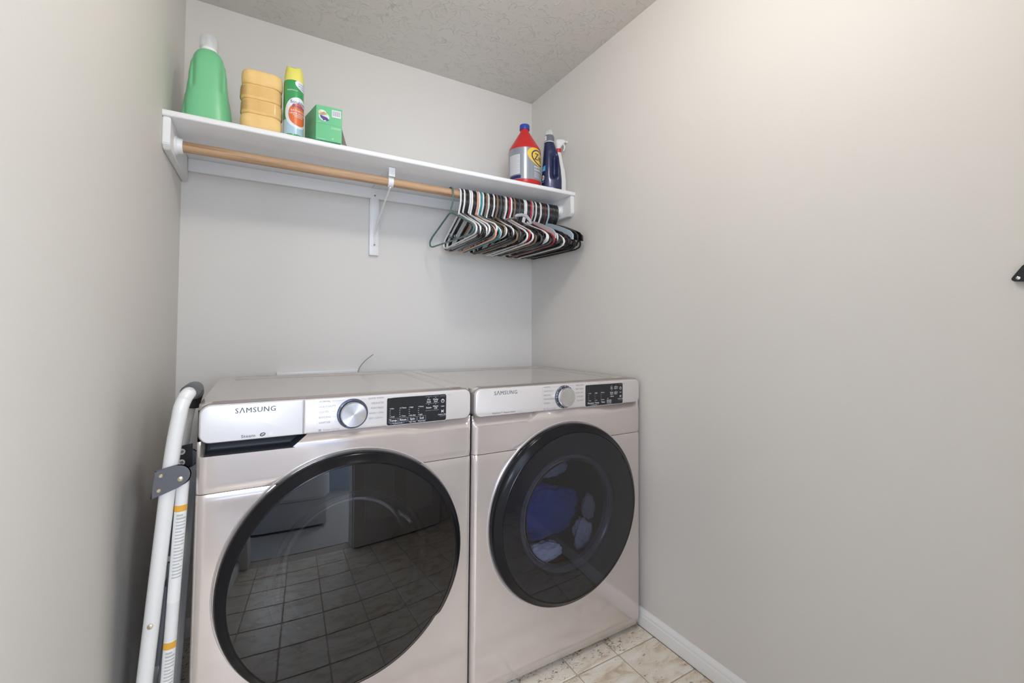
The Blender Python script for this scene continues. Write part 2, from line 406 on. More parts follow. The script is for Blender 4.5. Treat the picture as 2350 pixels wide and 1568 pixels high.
# bed in the next room
bd_ = thing('bed', 'bed with a white cover in the room beyond the doorway', 'bed', (-.35, -3.55, 0))
obj('bed_base', box(-.85, .95, -.62, .62, .02, .26, .01), mat('bed_fabric', (.66, .66, .68), .9), bd_)
obj('mattress', rloft([(1.80, 1.24, .08, .262), (1.86, 1.28, .10, .29), (1.86, 1.28, .10, .46), (1.80, 1.22, .10, .50)], 6, (.05, 0, 0)), mat('bed_cover', (.80, .80, .82), .9), bd_)
obj('pillow', rloft([(.35, .55, .10, .502), (.42, .62, .12, .55), (.42, .62, .12, .59), (.30, .50, .10, .63)], 6, (-.62, 0, 0)), MATS['bed_cover'], bd_)
# ceiling lamp (behind the top edge of the frame)
lp = thing('ceiling_lamp', 'round flush ceiling lamp with white glass dome', 'lamp', (LAMP.x, LAMP.y, H))
obj('base_plate', lathe([(.15, 0), (.15, -.018), (.135, -.026)], 40), M_chrome, lp)
gm = mat('lamp_glass', (.9, .9, .9), .3); gm.node_tree.nodes['Principled BSDF'].inputs['Emission Color'].default_value = (1, .93, .85, 1); gm.node_tree.nodes['Principled BSDF'].inputs['Emission Strength'].default_value = 5.
obj('glass_dome', lathe([(.135, -.022), (.13, -.036), (.105, -.052), (.06, -.062), (.012, -.066)], 40), gm, lp)

# ------------------------------------------------------------------ washer and dryer
def machine(kind, xl, w, htop, theta, label):
    S = w/.70
    t = thing('washing_machine' if kind == 'washer' else 'clothes_dryer', label, 'washing machine' if kind == 'washer' else 'dryer', (xl, -.82, 0), (0, theta, 0))
    PYF = -.003
    zp0, zp1 = htop-.091, htop-.003          # control panel
    zseam = htop-.208; zcrease = zp0-.030
    rc = .018
    def edge(x):                              # rounded vertical corners and a faint bow
        y = 0.
        if x < rc: y = rc-math.sqrt(max(0, rc*rc-(rc-x)**2))
        elif x > w-rc: y = rc-math.sqrt(max(0, rc*rc-(x-w+rc)**2))
        return y + .002*((2*x/w-1)**2)
    cols = sorted([rc*(1-math.cos(k/8*PI/2)) for k in range(9)]+[w-rc*(1-math.cos(k/8*PI/2)) for k in range(9)]+[rc+(w-2*rc)*k/130 for k in range(1, 130)])
    # upper fascia with the grip scoops under the control panel
    rows = [zseam+.0008+(zcrease-zseam-.0008)*k/8 for k in range(9)]+[zcrease+(zp0+.004-zcrease)*k/16 for k in range(1, 17)]
    bm = bmesh.new(); loops = []; tm = []
    for i, z in enumerate(rows):
        tt = max(0, (z-zcrease)/(zp0+.004-zcrease)); lp_ = []
        for s in cols:
            x = s+.045*S*(tt-.2)*math.exp(-((s-.205*S)/.07)**2)*(tt > 0)
            y = edge(s)
            end = min(1, s/.016)*min(1, (w-s)/.016)
            if i == 0: y += .0028
            y += .020*sstep(0, 1.3, tt)*end
            if tt > 0:
                if kind == 'washer': y += .055*float(s < .205*S)*sstep(.0, .07, tt)*sstep(.008, .02, s)
                else: y += .020*sstep(.215*S, .195*S, s)*(tt**.6)*end
                y += .018*sstep(.47*S, .58*S, s)*(tt**.7)*end
            lp_.append((x, y, z))
        loops.append(lp_)
    vs = bm_loops(bm, loops, False, False, closed=False)
    bm.faces.ensure_lookup_table()
    if kind == 'washer':
        nc = len(cols)-1
        for q_, f in enumerate(bm.faces):
            i_, j_ = divmod(q_, nc)
            if i_ >= 8 and cols[j_+1] <= .205*S+.004 and cols[j_] > .012: f.material_index = 1
    obj('upper_front', finish(bm, smooth=28), [M_champ, M_pocket], t)
    # lower front with the door opening
    zc = .524; cx = w/2; nz = 64
    rows = [.022+(zseam-.0008-.022)*k/nz for k in range(nz+1)]
    bm = bmesh.new(); loops = []
    for i, z in enumerate(rows):
        loops.append([(x, edge(x)+(.0028 if i == nz else 0)+.012*sstep(.05, .02, z), z) for x in cols])
    bm_loops(bm, loops, False, False, closed=False)
    bmesh.ops.delete(bm, geom=[f for f in bm.faces if all(math.hypot(v.co.x-cx, v.co.z-zc) < .235 for v in f.verts)], context='FACES')
    obj('lower_front', finish(bm, smooth=40), M_champ, t)
    # cabinet shell
    bm = bmesh.new(); D = .70; zt = htop-.016
    pts = [(0, .028), (0, D), (w, D), (w, .028)]
    bm_loops(bm, [[(x, y, z) for x, y in pts] for z in (.022, zt)], False, False, closed=False)
    bm.faces.new([bm.verts.new((x, y, .022)) for x, y in ((0, .012), (w, .012), (w, D), (0, D))])
    obj('cabinet', finish(bm, smooth=0), M_champ, t)
    obj('inner_shade', box(.006, w-.006, .085, .086, zseam-.006, zp0+.06), M_seam, t)
    for fx in (.06, w-.06):
        for fy in (.08, D-.08):
            obj('foot', lathe([(.012, .024), (.012, .008), (.022, .007), (.022, 0)][::-1], 14), M_ladblack, t, (fx, fy, 0))
    # lid with a shallow pressed tray
    bm = bmesh.new(); dd = D-.012
    def sec(i, z, r): return (w-2*i, dd-2*i, r, z)
    bm_rloft(bm, [sec(.004, htop-.02, .024), sec(0, htop-.016, .026), sec(0, htop-.004, .026), sec(.0015, htop-.001, .026), sec(.005, htop, .026), sec(.040, htop, .022), sec(.046, htop-.0015, .02), sec(.052, htop-.0055, .02), sec(.058, htop-.006, .02)], n=6, c=(w/2, .012+dd/2, 0))
    obj('top', finish(bm, smooth=25), M_top, t)
    # control panel
    pw, ph = w-.012, zp1-zp0; pc = (w/2, 0, (zp0+zp1)/2); zm = pc[2]
    obj('panel_trim', rloft([(pw+.008, ph+.006, .024, -.05), (pw+.008, ph+.006, .024, PYF-.012), (pw+.003, ph+.001, .022, PYF-.007)], 8, pc, 'xz'), mat('panel_trim_edge', (.50, .45, .43), .3, .6), t)
    def plate(x0, x1, rl, rr_, m, name):
        r_ = .021; out = []
        def corner(cx_, cz_, a0, r):
            return [(cx_+r*math.cos(a0+PI/2*k/6), cz_+r*math.sin(a0+PI/2*k/6)) for k in range(7)]
        hh = ph/2
        def outline(i):
            a = max(.001, (r_ if rl else .0012)-i); b = max(.001, (r_ if rr_ else .0012)-i); h_ = hh-i; u0, u1 = x0+i, x1-i
            return corner(u1-b, h_-b, 0, b)+corner(u0+a, h_-a, PI/2, a)+corner(u0+a, -h_+a, PI, a)+corner(u1-b, -h_+b, 1.5*PI, b)
        bm = bmesh.new()
        bm_loops(bm, [[(x, -lv, z+zm) for x, z in outline(i)] for i, lv in ((0, -.05), (0, PYF-.004), (.0012, PYF-.0012), (.004, PYF))])
        return obj(name, finish(bm, smooth=30), m, t)
    xa, xb = .006, w-.006; split = .224*S
    if kind == 'washer':
        drw = plate(xa, split-.0008, True, False, M_drawer, 'detergent_drawer')
        cp = plate(split+.0008, xb, False, True, M_fascia, 'control_panel')
    else:
        cp = drw = plate(xa, xb, True, True, M_fascia, 'control_panel')
    yq = -PYF-.0004
    X = lambda v: v*S-(.004 if kind == 'washer' else .010)
    bm = bmesh.new(); text_bm(bm, 'S\u039bMSUNG', .0175, X(.078), zm+.027, y=yq, spacing=1.12, sx=1.0, bold=.012)
    obj('logo_letters', flat(bm), M_logo, drw)
    bm = bmesh.new(); bf = bmesh.new()
    zs = [zm+.036-.0137*k for k in range(5)]
    kx, kz = X(.348), zm-.001
    L_ = (['NORMAL', 'HEAVY DUTY', 'WHITES', 'BEDDING', 'SANITIZE'], ['QUICK WASH', 'DELICATES', 'PERM PRESS', 'RINSE + SPIN', 'SELF CLEAN+']) if kind == 'washer' else (['NORMAL', 'HEAVY DUTY', 'BEDDING', 'STEAM SANITIZE', 'REFRESH'], ['DELICATES', 'PERM PRESS', 'QUICK DRY', 'TIME DRY', 'AIR FLUFF'])
    for k in range(5):
        text_bm(bm, L_[0][k], .0068, X(.264), zs[k], y=yq)
        text_bm(bm, L_[1][k], .0068, X(.431), zs[k], 'RIGHT', y=yq)
        dz = zs[k]-kz; rx = math.sqrt(max(.0001, .043**2-dz*dz))
        wl = len(L_[0][k])*.0044+.004; wr = len(L_[1][k])*.0044+.004
        if X(.264)+wl < kx-rx-.002: rect_bm(bf, X(.264)+wl, kx-rx, zs[k]-.0003, zs[k]+.0003, yq)
        if X(.431)-wr > kx+rx+.002: rect_bm(bf, kx+rx, X(.431)-wr, zs[k]-.0003, zs[k]+.0003, yq)
    rect_bm(bf, X(.260), X(.260)+.0004, zs[4]-.004, zs[0]+.004, yq)
    text_bm(bf, 'Steam Cycles', .0075, X(.275), zm-.038, y=yq)
    rect_bm(bf, X(.264), X(.270), zm-.041, zm-.035, yq)
    text_bm(bf, '*Wi-Fi', .004, X(.622), zm+.031, y=yq)
    obj('cycle_names', flat(bm), M_print, cp); obj('leader_lines', flat(bf), M_print_faint, cp)
    bm = bmesh.new()
    if kind == 'washer':
        text_bm(bm, 'Steam', .0098, X(.092), zm-.035, y=yq, sx=1.25)
        ell_strip(bm, X(.1375), zm-.034, .0062, .0042, yq, .0018, .35)
        text_bm(bm, 'he', .0075, X(.1375), zm-.034, 'CENTER', y=yq-.0001)
    else:
        text_bm(bm, 'MultiSteam\u2122  Moisture Sensor', .0068, X(.072), zm-.036, y=yq)
    obj('badge_print', flat(bm), mat('dark_print', (.07, .07, .08), .9, Specular_IOR_Level=.05), drw)
    if kind == 'washer':
        bm = bmesh.new()
        rect_bm(bm, X(.151), X(.160), zm-.0385, zm-.0295, yq); obj('energy_sticker', flat(bm), M_print_white, drw)
    # knob
    obj('knob_ring', lathe([(.040, 0), (.040, .003), (.0385, .0045), (.0345, .005), (.033, .003)], 48, 'y-', cap0=False, cap1=False), M_knobring, cp, (kx, -PYF, kz))
    bm = bmesh.new()
    for k in range(12):
        a = PI/2+(k+.5)*PI/6
        bm_box(bm, -.0006, .0006, -.0002, .0004, .034, .0385)
        for v in bm.verts[-8:]: pass
    bm.free()
    kn = obj('selector_knob', lathe([(.033, 0), (.033, .015), (.0325, .020), (.031, .022)], 56, 'y-', cap1=True), M_knob, cp, (kx, -PYF-.001, kz))
    bm = bmesh.new()
    for k in range(12):
        a = PI/2+k*PI/6; t2 = bmesh.new(); bm_box(t2, .0345, .039, -.0058, -.0045, -.0005, .0005)
        merge(bm, t2, Matrix.Rotation(a, 4, 'Y'))
    obj('ring_marks', finish(bm, smooth=0), M_print_white if kind == 'dryer' else M_ladblack, cp, (kx, -PYF, kz))
    # display
    d0, d1, e0, e1 = X(.440), X(.617), zm-.043, zm+.034
    obj('display_frame', rloft([(d1-d0+.003, e1-e0+.003, .006, 0), (d1-d0+.003, e1-e0+.003, .006, .0006)], 5, ((d0+d1)/2, -PYF, (e0+e1)/2), 'xz'), mat('display_edge', (.75, .74, .74), .3, .4), cp)
    dsp = obj('display', rloft([(d1-d0, e1-e0, .0055, 0), (d1-d0, e1-e0, .0055, .0010), (d1-d0-.001, e1-e0-.001, .005, .0014)], 5, ((d0+d1)/2, -PYF, (e0+e1)/2), 'xz'), M_display, cp)
    yd = -PYF-.0018; bm = bmesh.new(); bg = bmesh.new()
    U = lambda u: d0+(d1-d0)*u
    V = lambda v: e1-(e1-e0)*v
    def TX(s, u, v, size, al='CENTER'): text_bm(bm, s, size, U(u), V(v), al, y=yd, bold=.010)
    def ringbox(u, v, hw, hh):
        for a, b, c_, d_ in ((-hw, hw, hh-.0005, hh), (-hw, hw, -hh, -hh+.0005), (-hw, -hw+.0005, -hh, hh), (hw-.0005, hw, -hh, hh)):
            rect_bm(bg, U(u)+a, U(u)+b, V(v)+c_, V(v)+d_, yd)
    def hline(u0, u1, v): rect_bm(bg, U(u0), U(u1), V(v)-.0003, V(v)+.0003, yd)
    if kind == 'washer':
        colsd = [('Hot', 'Cold', 'Temp.'), ('5 Times', '1 Time', 'Rinse'), ('High', 'No Spin', 'Spin'), ('Heavy', 'Light', 'Soil')]
        for k, (a, b, c_) in enumerate(colsd):
            u = .05+.155*k
            for j in range(5): ell_strip(bm, U(u), V(.40+.075*j), .0009, .0009, yd)
            TX(a, u+.012, .40, .0052, 'LEFT'); TX(b, u+.012, .70, .0052, 'LEFT')
            TX(c_, u+.055, .835, .0088); ringbox(u+.055, .835, .0125, .0062)
        TX('\u2014 *Control Lock \u2014', .17, .945, .0048); TX('*Spin Only', .415, .945, .0045); TX('*Smart Care', .57, .945, .0045)
        for s, u, v in (('Pre', .69, .17), ('Soak', .69, .25), ('Delay', .81, .17), ('End', .81, .25), ('Steam', .69, .47), ('Alarm', .81, .43), ('Off', .81, .51)): TX(s, u, v, .0068)
        for u in (.69, .81):
            for v in (.10, .35): ell_strip(bm, U(u), V(v), .0009, .0009, yd)
            for v in (.05, .31, .58): hline(u-.055, u+.055, v)
        tops = 'Hold to Start'
    else:
        for k, (a, b, c_) in enumerate([('Very', 'Less', 'Dryness'), ('High', 'Low', 'Temp.'), ('80 min', '20 min', 'Time')]):
            u = .08+.16*k
            for j in range(5): ell_strip(bm, U(u), V(.40+.085*j), .0009, .0009, yd)
            TX(a, u+.012, .40, .0052, 'LEFT'); TX(b, u+.012, .74, .0052, 'LEFT'); TX(c_, u+.055, .86, .0088)
        TX('Wrinkle', .62, .80, .0072); TX('Prevent', .62, .87, .0072); TX('*Smart Care', .62, .94, .0045); TX('On', .585, .70, .005)
        TX('\u2014 *Control Lock \u2014', .22, .95, .0048)
        for s, u, v in (('Eco', .69, .17), ('Dry', .69, .25), ('Adjust', .81, .17), ('Time +', .81, .25), ('Damp', .69, .43), ('Alert', .69, .51), ('Adjust', .81, .43), ('Time \u2013', .81, .51), ('Alarm', .70, .62)): TX(s, u, v, .0068)
        for u in (.69, .81):
            for v in (.09, .35): ell_strip(bm, U(u), V(v), .0009, .0009, yd)
        tops = 'Hold to Start'
    ell_strip(bm, U(.935), V(.25), .0052, .0052, yd, .0012); rect_bm(bm, U(.935)-.0006, U(.935)+.0006, V(.25), V(.25)+.0065, yd-.0001)
    hline(.885, .985, .06); ell_strip(bm, U(.935), V(.455), .006, .0008, yd)
    poly_bm(bm, [(U(.915), V(.645)-.0045), (U(.915)+.0052, V(.645)), (U(.915), V(.645)+.0045)], yd)
    rect_bm(bm, U(.915)+.0058, U(.915)+.0070, V(.645)-.0045, V(.645)+.0045, yd)
    TX(tops, .935, .77, .0052); hline(.885, .985, .83)
    obj('display_print', flat(bm), M_print_white, dsp); obj('display_lines', flat(bg), mat('display_line', (.42, .43, .46), .5), dsp)
    # door
    dc = (cx, 0, zc)
    obj('door_surround', lathe([(.3125, -.004), (.3125, .002), (.311, .003), (.3085, .0025), (.308, -.004)], 96, 'y-', dc, False, False), M_lip, t)
    sgn = 1 if kind == 'washer' else -1
    def grip(th, r):
        a = math.atan2(math.sin(th), sgn*math.cos(th)); d_ = math.degrees(a)
        return 1-.024*sstep(-36, -39, d_)*sstep(-100, -84, d_)*(r > .27)
    door = obj('door', lathe([(.300, -.002), (.305, .002), (.306, .014), (.304, .022), (.300, .027), (.296, .0285), (.284, .0405), (.281, .0425), (.278, .0425)], 128, 'y-', dc, False, False, rf=grip if kind == 'washer' else None), M_ring, t)
    gl = [(.2785*k/14, .0425+.0105*(1-(k/14)**2)) for k in range(14, 0, -1)]
    obj('door_glass', lathe(gl, 128, 'y-', dc, False, True, smooth=80, rf=grip if kind == 'washer' else None), M_glass2 if kind == 'washer' else M_glass, door)
    obj('inner_frame', lathe([(.2775, .038), (.262, .034), (.225, .028), (.205, .022), (.199, .014), (.199, -.03)], 96, 'y-', dc, False, False), M_inner, door)
    obj('bowl_rim', lathe([(.201, .012), (.197, .017), (.189, .0175), (.184, .013), (.182, .004), (.180, -.012)], 96, 'y-', dc, False, False), mat('bowl_rim_plastic', (.10, .10, .115), .2), door)
    bowl = [(.181, .004), (.176, -.02), (.166, -.06), (.150, -.085), (.12, -.10), (.06, -.107), (.004, -.108)] if kind == 'washer' else [(.181, .004), (.176, -.004), (.15, -.008), (.08, -.010), (.004, -.011)]
    obj('bowl_glass', lathe(bowl, 72, 'y-', dc, False, True, smooth=60), M_bowl, door)
    obj('drum', lathe([(.24, .0), (.24, -.012), (.245, -.02), (.262, -.05), (.262, -.42), (.2, -.43), (.02, -.43)], 64, 'y-', dc, False, True), M_drum, t)
    # small chips in the enamel
    return t
wash = machine('washer', .1415, .698, .976, .007, 'champagne front load washing machine with pale detergent drawer beside the ladder')
dry = machine('dryer', .8435, .722, .969, .0085, 'champagne front load dryer with blue laundry behind its round door')

# laundry inside
from mathutils import noise as mnoise
def cloth(name, c, rad, m, seed, label, sc=(1,1,1), amp=.35):
    bm = bmesh.new(); bmesh.ops.create_icosphere(bm, subdivisions=5, radius=1)
    off = Vector((seed*7.3, seed*3.1, seed*1.7))
    for v in bm.verts:
        n = v.co.normalized(); q = mnoise.noise(n*1.6+off)+.5*mnoise.noise(n*3.1+off)
        w_ = n+Vector((mnoise.noise(n*2+off), mnoise.noise(n*2-off), mnoise.noise(n*2.5+off*2)))*.6
        rg = 1-abs(mnoise.noise(w_*3.2+off))*2
        v.co = Vector((n.x*sc[0], n.y*sc[1], n.z*sc[2]))*rad*(1+amp*q+amp*.45*rg)
    o = obj(name, finish(bm, smooth=180), m, None, c)
    return tag(o, label, 'laundry')
dcx = .8435+.361
M_blue = mat('navy_cotton', (.045, .085, .30), .9); M_wcot = mat('white_cotton', (.80, .80, .86), .9); M_gcot = mat('grey_cotton', (.26, .24, .27), .9)
cloth('shirt', (1.190, -.720, .492), .130, M_blue, 3, 'crumpled navy blue shirt behind the dryer door', (1.0, .40, .66), .22)
cloth('towel', (1.140, -.752, .362), .066, M_wcot, 5, 'white towel at the lower left of the dryer drum', (1.25, .5, .50), .25)
cloth('towel', (1.335, -.748, .385), .055, mat('mauve_cotton', (.50, .46, .54), .9), 8, 'pale mauve cloth at the lower right of the dryer drum', (.62, .5, 1.0), .3)
cloth('sock', (1.366, -.745, .480), .034, M_gcot, 11, 'grey sock beside the navy shirt in the dryer', (.7, .6, 1.2), .3)
cloth('towel', (1.205, -.700, .652), .052, mat('slate_cotton', (.24, .26, .32), .9), 14, 'slate cloth at the top of the dryer load', (1.5, .6, .9), .3)

# ------------------------------------------------------------------ closet shelf
ZS = 1.826; SD = .394; RY, RZ = -.292, 1.752
sh = thing('closet_shelf', 'white painted closet shelf spanning the back wall above the machines', 'shelf', (0, 0, 0))
bm = bmesh.new(); yy = [(0, ZS-.020), (-SD+.004, ZS-.020), (-SD+.001, ZS-.018), (-SD, ZS-.014), (-SD, ZS-.005), (-SD+.002, ZS-.0015), (-SD+.006, ZS), (0, ZS)]
bm_loops(bm, [[(x, y, z) for y, z in yy] for x in (.0005, W-.0005)])
obj('board', finish(bm, smooth=50), M_shelf, sh)
obj('back_cleat', box(.0215, W-.0215, -.019, -.0003, 1.757, ZS-.0203, .0015), M_shelf, sh)
for x0, x1 in ((.0005, .021), (W-.0225, W-.0005)):
    pts = [(-.0003, 1.718), (-.372, 1.708), (-.388, 1.722), (-.388, ZS-.0203), (-.0003, ZS-.0203)]
    bm = extrude_poly(pts, x1-x0, 'yz', x0)
    bmesh.ops.bevel(bm, geom=bm.edges[:], offset=.0025, segments=2, affect='EDGES')
    obj('side_cleat', finish(bm), M_shelf, sh)
for x0, s in ((.021, 1), (W-.0225, -1)):
    sk = obj('rod_socket', lathe([(.030, 0), (.030, .004*s), (.0255, .006*s), (.024, .020*s), (.0185, .021*s), (.0185, .004*s)], 36, 'x', (x0, RY, RZ), False, False), M_capwhite, sh)
rod = tag(obj('closet_rod', lathe([(.0170, .026), (.0176, .028), (.0176, W-.028), (.0170, W-.026)], 28, 'x', (0, RY, RZ)), M_wood), 'round oak closet rod under the white shelf', 'rod')
# metal shelf and rod bracket on its backing board
br = thing('shelf_bracket', 'white metal shelf bracket with rod hook on a wooden backing board', 'bracket', (.7175, 0, 1.50))
BX = .7175
bm = bmesh.new(); bm_box(bm, -.021, .021, -.019, -.0003, -.006, .256, .002); obj('backing_board', finish(bm), M_shelf, br)
bm = bmesh.new(); bm_box(bm, -.0145, .0145, -.0215, -.0192, .035, .3055, .0008); obj('wall_plate', finish(bm), M_shelf, br)
bm = bmesh.new(); bm_box(bm, -.013, .013, -.315, -.0215, .3025, .3055, .0008); obj('shelf_arm', finish(bm), M_shelf, br)
obj('drop_tab', box(-.0125, .0125, RY-.030, RY-.027, RZ-1.50+.015, .3027, .0006), M_shelf, br)
brace = [(0, -.0225, .052), (0, -.024, .075), (0, -.05, .105), (0, -.15, .165), (0, RY-.004, RZ-1.50-.022)]
obj('brace_rod', tube(spline(brace), .0038, 10), M_shelf, br)
bm = bmesh.new(); lo = []
for k in range(33):
    a = PI*.55+k/32*PI*1.62
    ca, sa = math.cos(a), math.sin(a)
    lo.append([(dx, RY+r*ca, RZ-1.50+r*sa) for dx, r in ((-.0105, .0186), (.0105, .0186), (.0105, .0212), (-.0105, .0212))])
bm_loops(bm, lo); obj('rod_hook', finish(bm, smooth=40), M_capwhite, br)
for z in (.042, .27): obj('screw', lathe([(.004, 0), (.004, .0012), (.002, .002)], 12, 'y-'), mat('screw_grey', (.2, .2, .21), .4, .8), br, (0, -.0217, z))

# ------------------------------------------------------------------ hangers
PLA = dict(black=mat('black_hanger_plastic', (.012, .012, .013), .16), white=mat('white_hanger_plastic', (.84, .84, .84), .22), peach=mat('peach_hanger_plastic', (.80, .42, .29), .3),
  teal=mat('teal_hanger_plastic', (.02, .24, .26), .25), red=mat('red_hanger_plastic', (.48, .012, .035), .22), maroon=mat('maroon_hanger_plastic', (.12, .012, .02), .22),
  sage=mat('sage_hanger_plastic', (.085, .16, .155), .35), grey=mat('grey_hanger_plastic', (.50, .48, .50), .35), blue=mat('pale_blue_hanger_plastic', (.42, .53, .60), .3), tan=mat('tan_hanger_plastic', (.26, .17, .09), .35), charcoal=mat('charcoal_hanger_plastic', (.07, .075, .08), .3))
def arc(cx, cz, r, a0, a1, n): return [(cx+r*math.cos(a0+(a1-a0)*k/n), cz+r*math.sin(a0+(a1-a0)*k/n)) for k in range(n+1)]
def hanger_path(w, drop, hr=.0240):
    hook = arc(0, 0, hr, PI*1.02, 0, 9)+[(hr, -.030), (hr-.003, -.045), (hr-.013, -.062), (.003, -.075), (0, -.086)]
    return hook
HM = {}
def hanger_mesh(style):
    if style in HM: return HM[style]
    w, nz, ez, bz, r = dict(a=(.405, -.086, -.172, -.212, .0039), b=(.415, -.080, -.180, -.222, .0041), c=(.395, -.090, -.165, -.205, .0037), f=(.425, -.08, -.17, -.2, .0042))[style]
    w *= .98; hw = w/2
    to3 = lambda q: [(0, -u, v) for u, v in q]
    bh = bmesh.new(); bm_tube(bh, to3(hanger_path(w, 0)), r, 6)
    bb = bmesh.new()
    if style != 'f':
        cr = .020; u1 = hw
        # closed shoulder loop: neck -> right shoulder -> bottom bar -> left shoulder
        sl = math.atan2(ez-nz, hw)
        pts = [(.012, nz-.003), (hw-.02, ez+.006)]
        pts += arc(hw-.018, (ez+bz)/2+.002, .018, PI*.42, -PI*.42, 6)
        pts += [(hw-.02-.015, bz+.001), (0, bz), (-hw+.035, bz+.001)]
        pts += arc(-hw+.018, (ez+bz)/2+.002, .018, PI+PI*.42, PI-PI*.42, 6)
        pts += [(-hw+.02, ez+.006), (-.012, nz-.003)]
        bm_tube(bb, to3(pts), r, 6, closed=True)
        sh_ = []
        for s in (-1, 1):
            bs = bmesh.new(); u = s*hw*.62; v = nz+(ez-nz)*.64-.004
            bm_tube(bs, to3([(u, v), (u, v-.018), (u+s*.003, v-.023), (u+s*.009, v-.022), (u+s*.010, v-.016)]), .0016, 5)
            sh_.append(('strap_hook', finish(bs, smooth=60)))
        parts = [('hook', finish(bh, smooth=60)), ('frame', finish(bb, smooth=60))]+sh_
    else:
        top = []; bot = []
        for k in range(21):
            s = -1+2*k/20; a = abs(s)
            vt = nz+.010-(.085*a**1.25); wd = .022+.020*sstep(.5, 1., a)
            if a > .98: wd = .024; vt -= .010
            top.append((s*hw, vt)); bot.append((s*hw*1.0, vt-wd))
        bb2 = extrude_poly([(-u, v) for u, v in top+bot[::-1]], .0075, 'yz', -.00375)
        bmesh.ops.bevel(bb2, geom=bb2.edges[:], offset=.0015, segments=1, affect='EDGES')
        merge(bb, bb2)
        bbar = bmesh.new(); bm_tube(bbar, to3([(-hw*.86, bot[1][1]+.004), (-hw*.8, -.20), (0, -.206), (hw*.8, -.20), (hw*.86, bot[1][1]+.004)]), .0034, 6)
        parts = [('hook', finish(bh, smooth=60)), ('shoulders', finish(bb, smooth=40)), ('trouser_bar', finish(bbar, smooth=60))]
    HM[style] = parts; return parts
DATA = {}
def hanger(i, x, yaw, style, colr, label, group=None, dz=0., droll=0.):
    t = thing('clothes_hanger', label, 'hanger', (x, RY, RZ-.0022+dz), (droll, 0, yaw), group)
    for q_, (n, me) in enumerate(hanger_mesh(style)):
        k = (style, q_, colr)
        if k not in DATA:
            m2 = me.copy(); m2.materials.clear(); m2.materials.append(PLA[colr] if n != 'strap_hook' else (M_clear if colr in ('sage', 'white') else PLA[colr])); DATA[k] = m2
        obj(n, DATA[k], None, t)
    return t
hanger(0, .980, math.radians(6.5), 'a', 'sage', 'sage green hanger apart at the left end of the row')
seq = 'W K W K K W W K K P W T W K N W K K W K N K C K K W K R W K N K K C K K W W K K R G K W K K W K K M K B K K F K K F'.split()
cm = dict(W='white', K='black', P='peach', T='teal', N='tan', C='charcoal', R='red', G='grey', M='maroon', B='blue', F='black')
nH = len(seq); cnt = {}
uniq = dict(P='peach pink hanger just left of the teal one in the row', T='teal hanger between two white hangers', G='flat grey hanger beside a red one towards the right end', M='dark maroon hanger near the right end of the row', B='pale blue flat hanger near the right end of the row')
marks = [(-1, 'lone sage green hanger')]
_nr = 0
for i, s in enumerate(seq):
    if s == 'R': _nr += 1
    nm = dict(P='peach hanger', T='teal hanger', M='maroon hanger', B='pale blue hanger', G='flat grey hanger').get(s) or ('first red hanger' if s == 'R' and _nr == 1 else None)
    if nm: marks.append((i, nm))
ORD = ['first', 'second', 'third', 'fourth', 'fifth', 'sixth', 'seventh', 'eighth', 'ninth', 'tenth', 'eleventh', 'twelfth']
def hlabel(i, look):
    k, nm = min(marks, key=lambda q: abs(q[0]-i)); d = i-k
    return '%s, %s to the %s of the %s' % (look, ORD[abs(d)-1], 'right' if d > 0 else 'left', nm)
rnd = random.Random(4)
for i, s in enumerate(seq):
    if i == 24: continue                      # the clear hanger hangs here
    u = i/(nH-1); x = 1.020+u*(1.538-1.020)
    yaw = math.radians(-2.2+4.6*u+.25*math.sin(i*2.3))
    c = cm[s]; st = 'f' if s in 'FGB' else rnd.choice('aabbc'); cnt[s] = cnt.get(s, 0)+1
    grp = None
    if s == 'W': lab, grp = hlabel(i, 'glossy white plastic hanger'), 'white hangers on the rod'
    elif s == 'K': lab, grp = hlabel(i, 'glossy black plastic hanger'), 'black hangers on the rod'
    elif s == 'N': lab, grp = hlabel(i, 'tan plastic hanger'), 'tan hangers on the rod'
    elif s == 'C': lab, grp = hlabel(i, 'charcoal plastic hanger'), 'charcoal hangers on the rod'
    elif s == 'F': lab, grp = hlabel(i, 'flat black suit hanger with broad shoulders'), 'flat black suit hangers'
    elif s == 'R': lab = ['bright red hanger beside a white one mid row', 'bright red hanger beside the flat grey one'][cnt[s]-1]
    else: lab = uniq[s]
    if st == 'f' and s != 'F': pass
    hanger(i+1, x, yaw, st, c, lab, grp, dz=0., droll=math.radians(.9*math.sin(i*1.7)+.5*math.sin(i*.63)))
ch = thing('clothes_hanger', 'clear plastic hanger end curling up above the middle of the row', 'hanger', (1.238, RY, RZ-.002), (0, 0, math.radians(.2)))
obj('hook', tube([(0, -u, v) for u, v in hanger_path(.4, 0)], .0030, 6), M_chrome, ch)
M_cl2 = mat('milky_clear_plastic', (.70, .70, .73), .15, Transmission_Weight=.55)
obj('arm', tube([(0, .19, -.165), (0, .10, -.115), (0, 0, -.086), (-.002, -.10, -.100), (-.012, -.150, -.112), (-.030, -.172, -.112)], .0046, 8), M_cl2, ch)
obj('end_curl', tube([(-.032, -.172, -.112), (-.026, -.174, -.107), (-.004, -.180, -.103), (.018, -.182, -.106), (.034, -.184, -.122), (.038, -.186, -.136), (.028, -.187, -.143), (.019, -.186, -.132)], [.005, .007, .0075, .0075, .007, .0065, .006, .0045], 8), M_cl2, ch)
